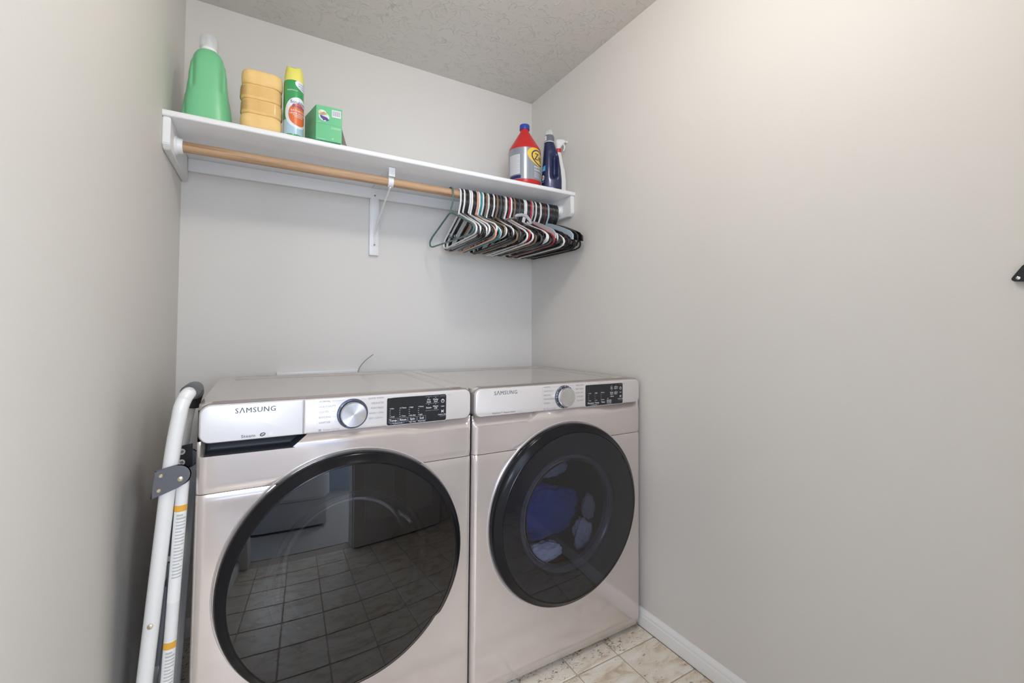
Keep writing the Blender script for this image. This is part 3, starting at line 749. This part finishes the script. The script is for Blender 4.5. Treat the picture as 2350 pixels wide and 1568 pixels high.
# ------------------------------------------------------------------ shelf items
def ssec(prof, z):
    for (a, *va), (b, *vb) in zip(prof, prof[1:]):
        if a <= z <= b:
            t = (z-a)/(b-a); t = t*t*(3-2*t)*.5+t*.5
            return [p+(q-p)*t for p, q in zip(va, vb)]
    return list(prof[-1][1:])
def superloft(prof, z0, z1, rows, cols, expo=2.6, warp=None, smooth=60):
    """prof: (z, half width, half depth, ox, oy); superellipse sections"""
    bm = bmesh.new(); loops = []
    for i in range(rows+1):
        z = z0+(z1-z0)*i/rows; a, b, ox, oy = ssec(prof, z); lp_ = []
        for k in range(cols):
            t = 2*PI*k/cols; c, s = math.cos(t), math.sin(t)
            p = Vector((ox+a*math.copysign(abs(c)**(2/expo), c), oy+b*math.copysign(abs(s)**(2/expo), s), z))
            if warp: p = warp(p)
            lp_.append(p)
        loops.append(lp_)
    bm_loops(bm, loops); return finish(bm, smooth=smooth)
# green detergent bottle
gb = thing('detergent_bottle', 'large green detergent bottle with white cap at the left end of the shelf', 'bottle', (.104, -.292, ZS), (0, 0, math.radians(4)))
def gwarp(p):
    # finger grips pressed into both flanks and a crease down each front shoulder
    for s in (-1, 1):
        d = math.exp(-((p.x-s*.068)/.020)**2-((p.z-.150)/.050)**2); p.x -= s*.004*d
        d = math.exp(-((p.x-s*(.041-.00*p.z))/.0055)**2)*sstep(.105, .135, p.z)*sstep(.25, .215, p.z)
        p.y += (.007 if p.y < 0 else -.007)*d
        d = math.exp(-((p.x-s*(.061))/.004)**2)*sstep(.0, .03, p.z)*sstep(.135, .11, p.z); p.y += (.006 if p.y < 0 else -.006)*d
    return p
gprof = [(0, .069, .050, 0, 0), (.006, .0725, .053, 0, 0), (.06, .0675, .053, 0, 0), (.12, .0610, .052, 0, 0), (.17, .0560, .050, 0, 0), (.21, .0500, .046, 0, 0), (.236, .0425, .040, 0, 0), (.252, .0345, .033, 0, 0), (.260, .0275, .027, 0, 0), (.2625, .0225, .0235, 0, 0)]
obj('body', superloft(gprof, 0, .262, 52, 96, 2.5, gwarp), M_green, gb)
obj('collar', lathe([(.0235, .258), (.0240, .262), (.0235, .279), (.021, .281)], 32), M_capwhite, gb)
obj('cap_cup', lathe([(.0228, .270), (.0265, .274), (.0255, .309), (.023, .313), (.004, .3135)], 36), M_cup, gb)
obj('spout', lathe([(.017, .279), (.016, .288), (.008, .298), (.006, .306)], 20), mat('translucent_spout', (.78, .83, .83), .3), gb)
# sponges
hs = .0497
SPN = [('yellow sponge at the bottom of the stack of four', .0, 0.), ('yellow sponge second from the bottom, in glossy film', .001, .02), ('yellow sponge third from the bottom, film peeling white', -.001, -.015), ('yellow sponge on top of the stack of four', .0015, .01)]
def sponge_mesh():
    bm = bmesh.new(); w, d = .124, .078; h = hs-.0006
    secs = []
    for k in range(9):
        a = -PI/2+PI*k/8; e = .0055*(1-math.cos(a))
        secs.append((w-2*e, d-2*e, .030, h/2+ (h/2)*math.sin(a)))
    bm_rloft(bm, secs, n=8)
    bmesh.ops.subdivide_edges(bm, edges=[e for e in bm.edges if e.calc_length() > .03 and abs(e.verts[0].co.y-e.verts[1].co.y) < 1e-4], cuts=4)
    for v in bm.verts:                       # slim waist, as on a grouting sponge
        q = math.exp(-(v.co.x/.03)**2); v.co.y *= 1-.02*q
    return finish(bm, smooth=60)
spm = sponge_mesh()
for k, (lab, dx, rz) in enumerate(SPN):
    o = tag(obj('sponge', spm if k == 0 else spm.copy(), M_sponge, None, (.2615+dx, -.348, ZS+.0003+hs*k), (0, 0, rz)), lab, 'sponge', 'sponges stacked on the shelf')
    if k in (1, 2):
        bm = bmesh.new(); bm_rloft(bm, [(.1252, .0792, .0305, hs*(.16+.7*j/4)) for j in range(5)], n=8, cap0=False, cap1=False); obj('film_wrap', finish(bm, smooth=60), M_wrap, o)
# aerosol can
R_ = .0325
ca = thing('aerosol_can', 'green bathroom cleaner spray can with yellow cap between sponges and box', 'can', (.3595, -.359, ZS))
obj('can_body', lathe([(.0300, .0), (.0318, .0012), (.0325, .004), (.0325, .190), (.0312, .1945)], 48), mat('can_green', (.055, .40, .13), .2, .25, Coat_Weight=.5), ca)
bm = bmesh.new(); loops = []
for k in range(13):
    z = .1935+.0555*k/12; r = .0323-.0075*(k/12)**1.7; lp_ = []
    for j in range(48):
        t = 2*PI*j/48; zz = z
        if k >= 9: zz -= (k-8)/4*.010*max(0, math.cos(t+PI/2+.1))**3
        lp_.append((r*math.cos(t), r*math.sin(t), zz))
    loops.append(lp_)
bm_loops(bm, loops); obj('cap', finish(bm, smooth=50), mat('yellow_cap', (.82, .76, .16), .35), ca)
def band(z0, z1, m, name, dr=.0003, par=ca, R=R_):
    return obj(name, lathe([(R+dr, z0), (R+dr, z1)], 48, cap0=False, cap1=False), m, par)
F0 = math.radians(8)
def slice_x(bm, st=.004):
    if not bm.verts: return
    lo = min(v.co.x for v in bm.verts); hi = max(v.co.x for v in bm.verts); x = lo+st
    while x < hi:
        bmesh.ops.bisect_plane(bm, geom=bm.verts[:]+bm.edges[:]+bm.faces[:], plane_co=(x, 0, 0), plane_no=(1, 0, 0)); x += st
def dec(par, name, m, build, R, phi, dr):
    bm = bmesh.new(); build(bm); slice_x(bm, .006); return obj(name, wrap(flat(bm), R, phi, dr), m, par)
M_lw = mat('can_white', (.80, .84, .88), .3); M_or = mat('can_orange', (.74, .16, .045), .35); M_nb = mat('can_navy', (.04, .06, .32), .4); M_lb = mat('can_pale_blue', (.42, .60, .72), .3)
def b_base(bm):
    n = 48
    for k in range(n):
        xs_ = [-PI*R_+2*PI*R_*j/n for j in (k, k+1)]
        hz = [.040+.014*math.sin(x/R_*1.0+2.6) for x in xs_]
        bm.faces.new([bm.verts.new(q) for q in ((xs_[0], 0, .004), (xs_[1], 0, .004), (xs_[1], 0, hz[1]), (xs_[0], 0, hz[0]))])
dec(ca, 'label_base', M_lb, b_base, R_, F0, .0002)
dec(ca, 'label_oval', M_lw, lambda b: ell_strip(b, .010, .080, .046, .055), R_, F0, .0003)
dec(ca, 'label_orange', M_or, lambda b: ell_strip(b, .011, .074, .034, .040), R_, F0, .0005)
dec(ca, 'label_badge', M_lw, lambda b: ell_strip(b, .022, .178, .026, .015, rot=-.35), R_, F0, .0003)
dec(ca, 'brand_letters', M_nb, lambda b: (text_bm(b, 'Scrubbing', .0150, .012, .1165, 'CENTER', bold=.010), text_bm(b, 'Bubbles', .0155, .014, .103, 'CENTER', bold=.010), text_bm(b, 'POWERFUL', .0055, .022, .184, 'CENTER'), text_bm(b, 'BATHROOM', .006, .024, .176, 'CENTER'), text_bm(b, 'CLEANER', .006, .026, .169, 'CENTER')), R_, F0, .0007)
dec(ca, 'white_letters', M_label_white, lambda b: (text_bm(b, 'BATHROOM', .0100, .012, .0865, 'CENTER', bold=.010), text_bm(b, 'GRIME FIGHTER', .0090, .012, .0765, 'CENTER', bold=.010), rect_bm(b, -.008, .028, .0695, .0712, 0, 6), rect_bm(b, -.004, .026, .0645, .0658, 0, 6), text_bm(b, 'scjohnson', .0085, -.011, .158, 'CENTER')), R_, F0, .0007)
# green box of dryer sheets
bx = thing('dryer_sheet_box', 'green cardboard box of dryer sheets with open end flap', 'box', (.4285, -.397, ZS), (0, 0, math.radians(-2)))
M_gbox = mat('green_carton', (.12, .50, .23), .4); bw, bd, bh = .0865, .118, .1245
cme = box(0, bw, 0, bd, 0, bh, .0008, 1); SHR = Matrix(((1, -.26, 0, 0), (0, 1, 0, 0), (0, 0, 1, 0), (0, 0, 0, 1)))   # the carton has sagged sideways
cme.transform(SHR); obj('carton', cme, M_gbox, bx)
bm = extrude_poly([(0, .002), (.020, .0), (.016, .004), (.0, .062)], .0009, 'xz', .012)
obj('flap', finish(bm, smooth=0), mat('carton_inside', (.20, .17, .13), .8), bx, (bw+.0002, 0, 0))
yb = -.0004
bm = bmesh.new(); rect_bm(bm, .052, .082, .090, .116, yb); obj('barcode_panel', flat(bm), M_label_white, bx)
bm = bmesh.new()
for k in range(12): rect_bm(bm, .054+k*.0022, .054+k*.0022+(.0012 if k % 3 else .0007), .094, .113, yb-.0003)
obj('barcode', flat(bm), mat('barcode_grey', (.25, .25, .33), .5), bx)
bm = bmesh.new(); ell_strip(bm, .026, .086, .018, .016, yb, rot=-.5); ell_strip(bm, .020, .099, .014, .010, yb); obj('logo_backing', flat(bm), mat('carton_pale', (.62, .80, .66), .4), bx)
bm = bmesh.new(); poly_bm(bm, [(.012, .090), (.036, .084), (.044, .0745), (.039, .0735), (.036, .070), (.030, .074), (.024, .071), (.020, .077), (.0155, .079)], yb-.0003); obj('logo_swoosh', flat(bm), mat('carton_purple', (.10, .025, .28), .4), bx)
bm = bmesh.new(); text_bm(bm, 'Gain', .0165, .0205, .0975, 'CENTER', yb-.0005, bold=.012); obj('logo_letters', flat(bm), mat('carton_orange', (.85, .33, .06), .4), bx)
bm = bmesh.new()
rect_bm(bm, .002, .085, .0595, .0600, yb); obj('fold_crease', flat(bm), mat('carton_crease', (.03, .24, .09), .5), bx)
bm = bmesh.new()
rect_bm(bm, .006, .017, .0645, .0655, yb); rect_bm(bm, .050, .083, .050, .0515, yb); rect_bm(bm, .050, .080, .0465, .0478, yb); rect_bm(bm, .004, .034, .004, .0052, yb); ell_strip(bm, .056, .010, .002, .003, yb)
obj('carton_print', flat(bm), mat('carton_pale2', (.5, .72, .55), .4), bx)
bm = bmesh.new()
for k in range(6): rect_bm(bm, .012, .10-.006*k, .093-.006*k, .0955-.006*k, 0)
for k in range(5): rect_bm(bm, .012, .095, .050-.006*k, .0515-.006*k, 0)
me = flat(bm); me.transform(Matrix.Rotation(-PI/2, 4, 'Z')); me.transform(Matrix.Translation((-.0004, bd, 0))); me.transform(SHR)
obj('side_print', me, mat('carton_olive', (.30, .55, .27), .5), bx)
# red jug
RJ = .0775
jg = thing('jug', 'red gallon jug with blue cap and grey label near the right end of the shelf', 'bottle', (1.352, -.305, ZS))
M_jug = mat('red_hdpe', (.55, .022, .022), .3)
obj('body', lathe([(.066, 0), (.073, .003), (.0775, .010), (.0775, .172), (.0758, .181), (.070, .192), (.0225, .270), (.0205, .276), (.0205, .288)], 64, smooth=40), M_jug, jg)
obj('cap', lathe([(.0235, .283), (.0238, .285), (.0238, .304), (.0225, .3065), (.004, .3075)], 40, rf=lambda t, r: 1+.012*math.cos(40*t)), mat('blue_cap', (.025, .06, .36), .35), jg)
obj('label', lathe([(RJ+.0003, .024), (RJ+.0003, .172)], 64, cap0=False, cap1=False), mat('grey_label', (.30, .33, .38), .22, .3), jg)
ZF = math.radians(19)
dec(jg, 'yellow_field', mat('label_yellow', (.80, .56, .07), .35), lambda b: ell_strip(b, .004, .1315, .062, .0385, rot=-.35), RJ, ZF, .0006)
M_zb = mat('label_navy', (.012, .016, .12), .4)
def zring(b):
    ell_strip(b, .010, .130, .047, .0335, inner=.0055, rot=-.35)
dec(jg, 'logo_ring', M_zb, zring, RJ, ZF, .0009)
dec(jg, 'logo_letters', M_zb, lambda b: text_bm(b, 'Zep', .044, .010, .131, 'CENTER', sx=.9, shear=.12, bold=.014), RJ, ZF, .0009)
dec(jg, 'product_letters', M_label_white, lambda b: (text_bm(b, 'PREMIUM CARPET', .0125, -.022, .083, 'LEFT', bold=.010), text_bm(b, 'SHAMPOO', .0145, -.022, .070, 'LEFT', bold=.010), [rect_bm(b, -.022, .030, .058-.0058*k, .0593-.0058*k, 0, 8) for k in range(5)]), RJ, ZF, .0009)
for nm, m_, f in (('text_panel', mat('label_panel', (.62, .62, .65), .3), lambda b: rect_bm(b, -.062, 0, .048, .140, 0, 12)),):
    dec(jg, nm, m_, f, RJ, ZF-1.16, .0006)
dec(jg, 'text_lines', mat('label_text', (.36, .34, .37), .5), lambda b: [rect_bm(b, -.060, -.003-(.012 if k % 4 == 3 else 0),   .135-.0058*k, .1363-.0058*k, 0, 10) for k in range(15)], RJ, ZF-1.16, .0008)
dec(jg, 'navy_strip', M_zb, lambda b: rect_bm(b, -.060, .004, .027, .042, 0, 12), RJ, ZF-1.16, .0007)
# navy softener bottle
nb = thing('softener_bottle', 'navy blue laundry bottle with grey cap beside the red jug', 'bottle', (1.4805, -.345, ZS), (0, 0, math.radians(-30)))
def nwarp(p):
    if p.y < 0:
        d = math.exp(-((p.x-.012)/.012)**2)*sstep(.045, .075, p.z)*sstep(.185, .155, p.z); p.y += .020*d
        d = math.exp(-((p.x-.033)/.006)**2)*sstep(.03, .06, p.z)*sstep(.20, .17, p.z); p.y -= .004*d
    return p
nprof = [(0, .046, .029, 0, 0), (.007, .0495, .032, 0, 0), (.05, .0495, .033, 0, 0), (.10, .0455, .033, 0, 0), (.15, .040, .031, -.002, 0), (.185, .035, .028, -.005, 0), (.215, .0285, .024, -.009, 0), (.232, .024, .022, -.011, 0), (.236, .022, .021, -.011, 0)]
M_navy = mat('navy_pearl_plastic', (.016, .024, .085), .27, .25, Coat_Weight=.3)
obj('body', superloft(nprof, 0, .236, 48, 84, 2.5, nwarp), M_navy, nb)
obj('cap', lathe([(.0225, .234), (.025, .237), (.0245, .262), (.021, .267), (.0205, .270)], 36, c=(-.011, 0, 0)), mat('grey_cap', (.16, .17, .20), .35), nb)
obj('cap_ring', lathe([(.0255, .232), (.0262, .2345), (.0255, .237)], 36, c=(-.011, 0, 0), cap0=False, cap1=False), mat('silver_line', (.55, .55, .57), .3), nb)
obj('measuring_cup', lathe([(.0195, .268), (.0185, .292), (.017, .295), (.003, .2955)], 30, c=(-.011, 0, 0)), M_cup, nb)
me = None
bm = bmesh.new(); rect_bm(bm, -.014, .006, .240, .262, 0, 6); obj('price_sticker', wrap(flat(bm), .025, -.85, .0006), M_label_white, nb, (-.011, 0, 0))
bm = bmesh.new(); text_bm(bm, '11', .012, -.005, .250, 'CENTER'); obj('sticker_print', wrap(flat(bm), .025, -.85, .0010), M_ladblack, nb, (-.011, 0, 0))
def side_dec(name, m, build, dz):
    bm = bmesh.new(); build(bm); me = flat(bm)
    for v in me.vertices:                     # lay the print on the left front flank of the bottle
        z = v.co.z; a, b, ox, oy = ssec(nprof, z); ph = -PI/2-.95+v.co.x/.045
        c, s = math.cos(ph), math.sin(ph); e = 2/2.5
        v.co = (ox+(a+dz)*math.copysign(abs(c)**e, c), oy+(b+dz)*math.copysign(abs(s)**e, s), z)
    obj(name, me, m, nb)
side_dec('blue_label', mat('sky_label', (.06, .38, .72), .4), lambda b: [rect_bm(b, -.028+.004*k, -.024+.004*k, .083+.0008*k, .108+.0008*k) for k in range(10)], .0008)
side_dec('round_badge', M_label_white, lambda b: ell_strip(b, .0, .056, .0085, .013), .0008)
side_dec('badge_mark', mat('badge_brown', (.30, .10, .06), .5), lambda b: ell_strip(b, .0, .056, .0045, .007), .0013)
side_dec('label_print', M_label_white, lambda b: [rect_bm(b, -.03+.004*k, -.0265+.004*k, .030+.0008*k, .032+.0008*k) for k in range(9)]+[rect_bm(b, -.028, -.006, .044, .0453, 0, 5), rect_bm(b, -.022, .004, .094, .0965, 0, 5)], .0013)
# white spray bottle
sb = thing('spray_bottle', 'slim white trigger spray bottle with red collar against the right wall', 'bottle', (1.5545, -.318, ZS), (0, 0, math.radians(-25)))
M_sw = mat('white_hdpe', (.80, .80, .79), .32)
sprof = [(0, .0265, .020, 0, 0), (.005, .0285, .022, 0, 0), (.06, .0285, .0225, 0, 0), (.11, .026, .022, -.002, 0), (.15, .0205, .020, -.006, 0), (.185, .0165, .0165, -.0095, 0), (.205, .0150, .0150, -.011, 0), (.212, .0135, .0135, -.011, 0)]
obj('body', superloft(sprof, 0, .212, 40, 56, 2.4), M_sw, sb)
obj('collar', lathe([(.0145, .2105), (.0152, .212), (.0152, .228), (.0135, .230)], 28, c=(-.011, 0, 0), rf=lambda t, r: 1+.015*math.cos(28*t)), mat('red_collar', (.60, .03, .035), .35), sb)
hp = [(.229, .0115, .011, -.011, 0), (.240, .0125, .011, -.010, 0), (.256, .0205, .0115, -.004, 0), (.268, .0265, .012, .001, 0), (.276, .0235, .010, .0, 0), (.2795, .014, .006, -.003, 0)]
obj('trigger_head', superloft(hp, .229, .2795, 20, 36, 2.3), M_sw, sb)
obj('nozzle', lathe([(.0055, 0), (.0062, .004), (.0062, .010)], 16, 'x', (.026, 0, .2675)), M_sw, sb)
obj('trigger', tube([(.014, 0, .258), (.021, 0, .246), (.020, 0, .233), (.015, 0, .222)], [.005, .0045, .004, .003], 8), M_sw, sb)

# ------------------------------------------------------------------ folded step ladder
ld = thing('step_ladder', 'white folded step ladder with grey plastic joints standing between washer and left wall', 'ladder', (.06, -.70, 0))
LX, LY = .06, -.70
def lpts(q): return [(x-LX, y-LY, z) for x, y, z in q]
def xf(z): return .036+.0762*z+(max(0, z-.82)**2)*.30
YN, YB = -.80, -.645
zz = [.012, .2, .4, .6, .76, .83, .88, .92, .948]
near = [(xf(z), YN, z) for z in zz]+[(.1165, YN+.0005, .972), (.1220, YN+.006, .990), (.1280, YN+.017, 1.001)]
far = [(xf(z), YB, z) for z in zz]+[(.1160, YB-.0005, .968), (.1210, YB-.007, .984), (.1270, YB-.019, .994)]
obj('front_rail', tube(spline(lpts(near+far[::-1]), 3), .0152, 16), M_ladder, ld)
obj('hand_grip', tube(spline([(x-LX, y-LY, z) for x, y, z in [(.1275, YN+.020, 1.001), (.1300, YN+.034, 1.003), (.1305, -.72, 1.003), (.1290, YB-.026, .998), (.1250, YB-.010, .989), (.1200, YB-.002, .974)]], 3), .0185, 16), M_ladgrey, ld)
obj('grip_sleeve', tube(spline([(x-LX, y-LY, z) for x, y, z in [(.1315, -.725, .996), (.1305, YB-.028, .991), (.1270, YB-.012, .982), (.1225, YB-.0035, .966), (.1195, YB-.0005, .950)]], 3), .0178, 14), M_ladblack, ld)
def rear(z): return .088+.044*z
for y in (YN+.004, YB+.004):
    obj('rear_leg', tube(lpts([(rear(z), y, z) for z in (.012, .3, .6, .80)]), .0125, 14), M_ladder, ld)
for x, y in ((xf(.01), YN), (xf(.01), YB), (rear(.01), YN+.004), (rear(.01), YB+.004)):
    obj('rubber_foot', lathe([(.0185, .0), (.0195, .004), (.0185, .035), (.0165, .038)], 16), M_ladblack, ld, lpts([(x, y, 0)])[0])
# grey pivot plate on the near side
def pivot(y0, t_):
    pts = [(.0715, .796), (.0745, .836)]+[(.0765, .838)]+arc(.1165, .822, .0245, PI*.62, -PI*.30, 9)+[(.118, .795), (.10, .788), (.069, .776)]
    bm = extrude_poly([(a-LX, b) for a, b in pts], t_, 'xz', y0-LY)
    bmesh.ops.bevel(bm, geom=[e for e in bm.edges if abs(e.verts[0].co.y-e.verts[1].co.y) < 1e-6], offset=.002, segments=2, affect='EDGES')
    return finish(bm)
pp = obj('pivot_plate', pivot(YN-.0175, .004), M_ladgrey, ld)
for x, z, r in ((.086, .826, .0048), (.083, .794, .0046), (.121, .814, .0062)):
    obj('rivet', lathe([(r, 0), (r*.92, .0018), (r*.5, .0032)], 16, 'y-'), M_rivet, pp, (x-LX, YN-.0215-LY, z))
obj('far_pivot_plate', pivot(YB-.0175, .004), M_ladgrey, ld)
bm = extrude_poly([(a-LX, b) for a, b in ((.084, .792), (.088, .852), (.126, .858), (.127, .800))], .004, 'xz', YB-.018-LY)
bp_ = obj('bracket_plate', finish(bm, smooth=0), M_ladblack, ld)
for z in (.813, .840):
    rg = obj('rivet_ring', lathe([(.0075, 0), (.0075, .0012), (.0045, .0014)], 18, 'y-'), M_ring_white, bp_, (.104-LX, YB-.0222-LY, z))
    obj('rivet', lathe([(.0044, 0), (.003, .002)], 12, 'y-'), M_chrome, rg, (0, -.0012, 0))
for x, z in ((xf(.50)-.0, .50), (xf(.16), .16)):
    obj('rivet', lathe([(.0055, 0), (.0052, .0016), (.002, .0028)], 14, 'y-'), M_rivet, ld, (x-LX, YN-.0166-LY, z))
# folded steps between the rails
for z in (.24, .50, .74):
    bm = bmesh.new(); bm_box(bm, -.007, .007, -.062, .062, -.09, .085, .003)
    st = obj('step', finish(bm), M_ladgrey, ld, ((xf(z)+rear(z))/2-LX-.001, -.7225-LY, z-.02), (0, .06, 0))
    for k in range(5): obj('tread_rib', box(-.0085, -.0065, -.055, .055, -.075+.03*k, -.067+.03*k), M_ladblack, st)
obj('spreader_bar', tube(lpts([(xf(.62)+.018, YN+.010, .62), (.102, YN+.012, .50), (rear(.36)-.014, YN+.010, .36)]), .0045, 8), M_ladgrey, ld)
# paper labels on the near rear leg
def leg_label(z0, z1, m, name, dr, a0=-1.1, a1=1.1):
    bm = bmesh.new(); n = 8; lo = []
    for z in (z0, z1):
        lo.append([(rear(z)-LX+(.0125+dr)*math.sin(a0+(a1-a0)*k/n), YN+.004-LY-(.0125+dr)*math.cos(a0+(a1-a0)*k/n), z) for k in range(n+1)])
    bm_loops(bm, lo, False, False, closed=False); return obj(name, finish(bm), m, ld)
M_pap = mat('paper_label', (.84, .84, .83), .5)
leg_label(.535, .752, M_pap, 'paper_label', .0004); leg_label(.20, .452, M_pap, 'paper_label', .0004)
leg_label(.736, .750, M_orange, 'warning_band', .0007); leg_label(.434, .449, M_orange, 'warning_band', .0007)
for zt_, n in ((.726, 20), (.424, 26)):
    bm = bmesh.new()
    for k in range(n):
        z0 = zt_-.0072*k; a1 = (.95 if k % 5 else .5); lo = []
        for z in (z0, z0+(.003 if k > 1 else .0042)): lo.append([(rear(z)-LX+.0133*math.sin(-.45+(a1+.45)*j/5), YN+.004-LY-.0133*math.cos(-.45+(a1+.45)*j/5), z) for j in range(6)])
        bm_loops(bm, lo, False, False, closed=False)
    obj('label_lines', finish(bm), mat('label_line_grey', (.50, .50, .51), .6), ld)

# ------------------------------------------------------------------ small wall things
ob_ = thing('outlet_box', 'white recessed washer outlet box whose rim shows above the washer', 'outlet box', (.333, 0, .80))
bm = bmesh.new(); ow, oh = .322, .176
for a, b, c_, d_ in ((0, ow, oh-.018, oh), (0, ow, 0, .018), (0, .018, .018, oh-.018), (ow-.018, ow, .018, oh-.018)): bm_box(bm, a, b, -.022, -.0004, c_, d_, .002)
obj('frame', finish(bm), M_capwhite, ob_)
for x in (.09, .23): obj('supply_valve', lathe([(.012, 0), (.012, .03), (.02, .034), (.02, .045)], 16, 'y-'), M_chrome, ob_, (x, -.0004, .09))
w_ = [(.652, -.024, .962), (.660, -.026, .985), (.676, -.027, 1.006), (.696, -.026, 1.024), (.719, -.022, 1.040)]
tag(obj('cable_tie', tube(spline(w_), .0016, 6), mat('grey_cable', (.25, .24, .23), .5)), 'thin grey cable end curling up behind the washer', 'cable')
hk = thing('wall_hook', 'black metal hook plate with bright screw on the right wall', 'hook', (W, -1.82, 1.26))
pts = [(.016, -.004), (.014, -.009), (-.10, -.023), (-.104, -.020), (-.104, .018), (-.10, .022), (-.004, .0235), (.0, .0215)]
bm = extrude_poly([(a, b) for a, b in pts], .012, 'yz', -.0125)
bmesh.ops.bevel(bm, geom=bm.edges[:], offset=.0012, segments=2, affect='EDGES')
obj('plate', finish(bm), mat('blackened_steel', (.022, .024, .032), .35, .4), hk)
for y in (.006, -.09): obj('screw', lathe([(.0035, 0), (.0033, -.0010), (.0015, -.0018)], 14, 'x', (-.0126, y, -.0035)), M_chrome, hk)
obj('prong', tube([(-.0125, -.05, 0), (-.035, -.05, -.003), (-.05, -.05, -.02), (-.052, -.05, -.035), (-.06, -.05, -.03)], .005, 10), MATS['blackened_steel'], hk)

# flat print too small to pick apart
for o in bpy.data.objects:
    if o.parent and any(o.name.startswith(k) for k in ('cycle_names', 'leader_lines', 'badge_print', 'display_print', 'display_lines', 'ring_marks', 'barcode', 'carton_print', 'side_print', 'label_lines', 'label_print', 'text_lines', 'brand_letters', 'white_letters', 'product_letters', 'logo_letters', 'sticker_print', 'logo_backing')) and o.name.split('.')[0] != 'barcode_panel':
        o['kind'] = 'stuff'
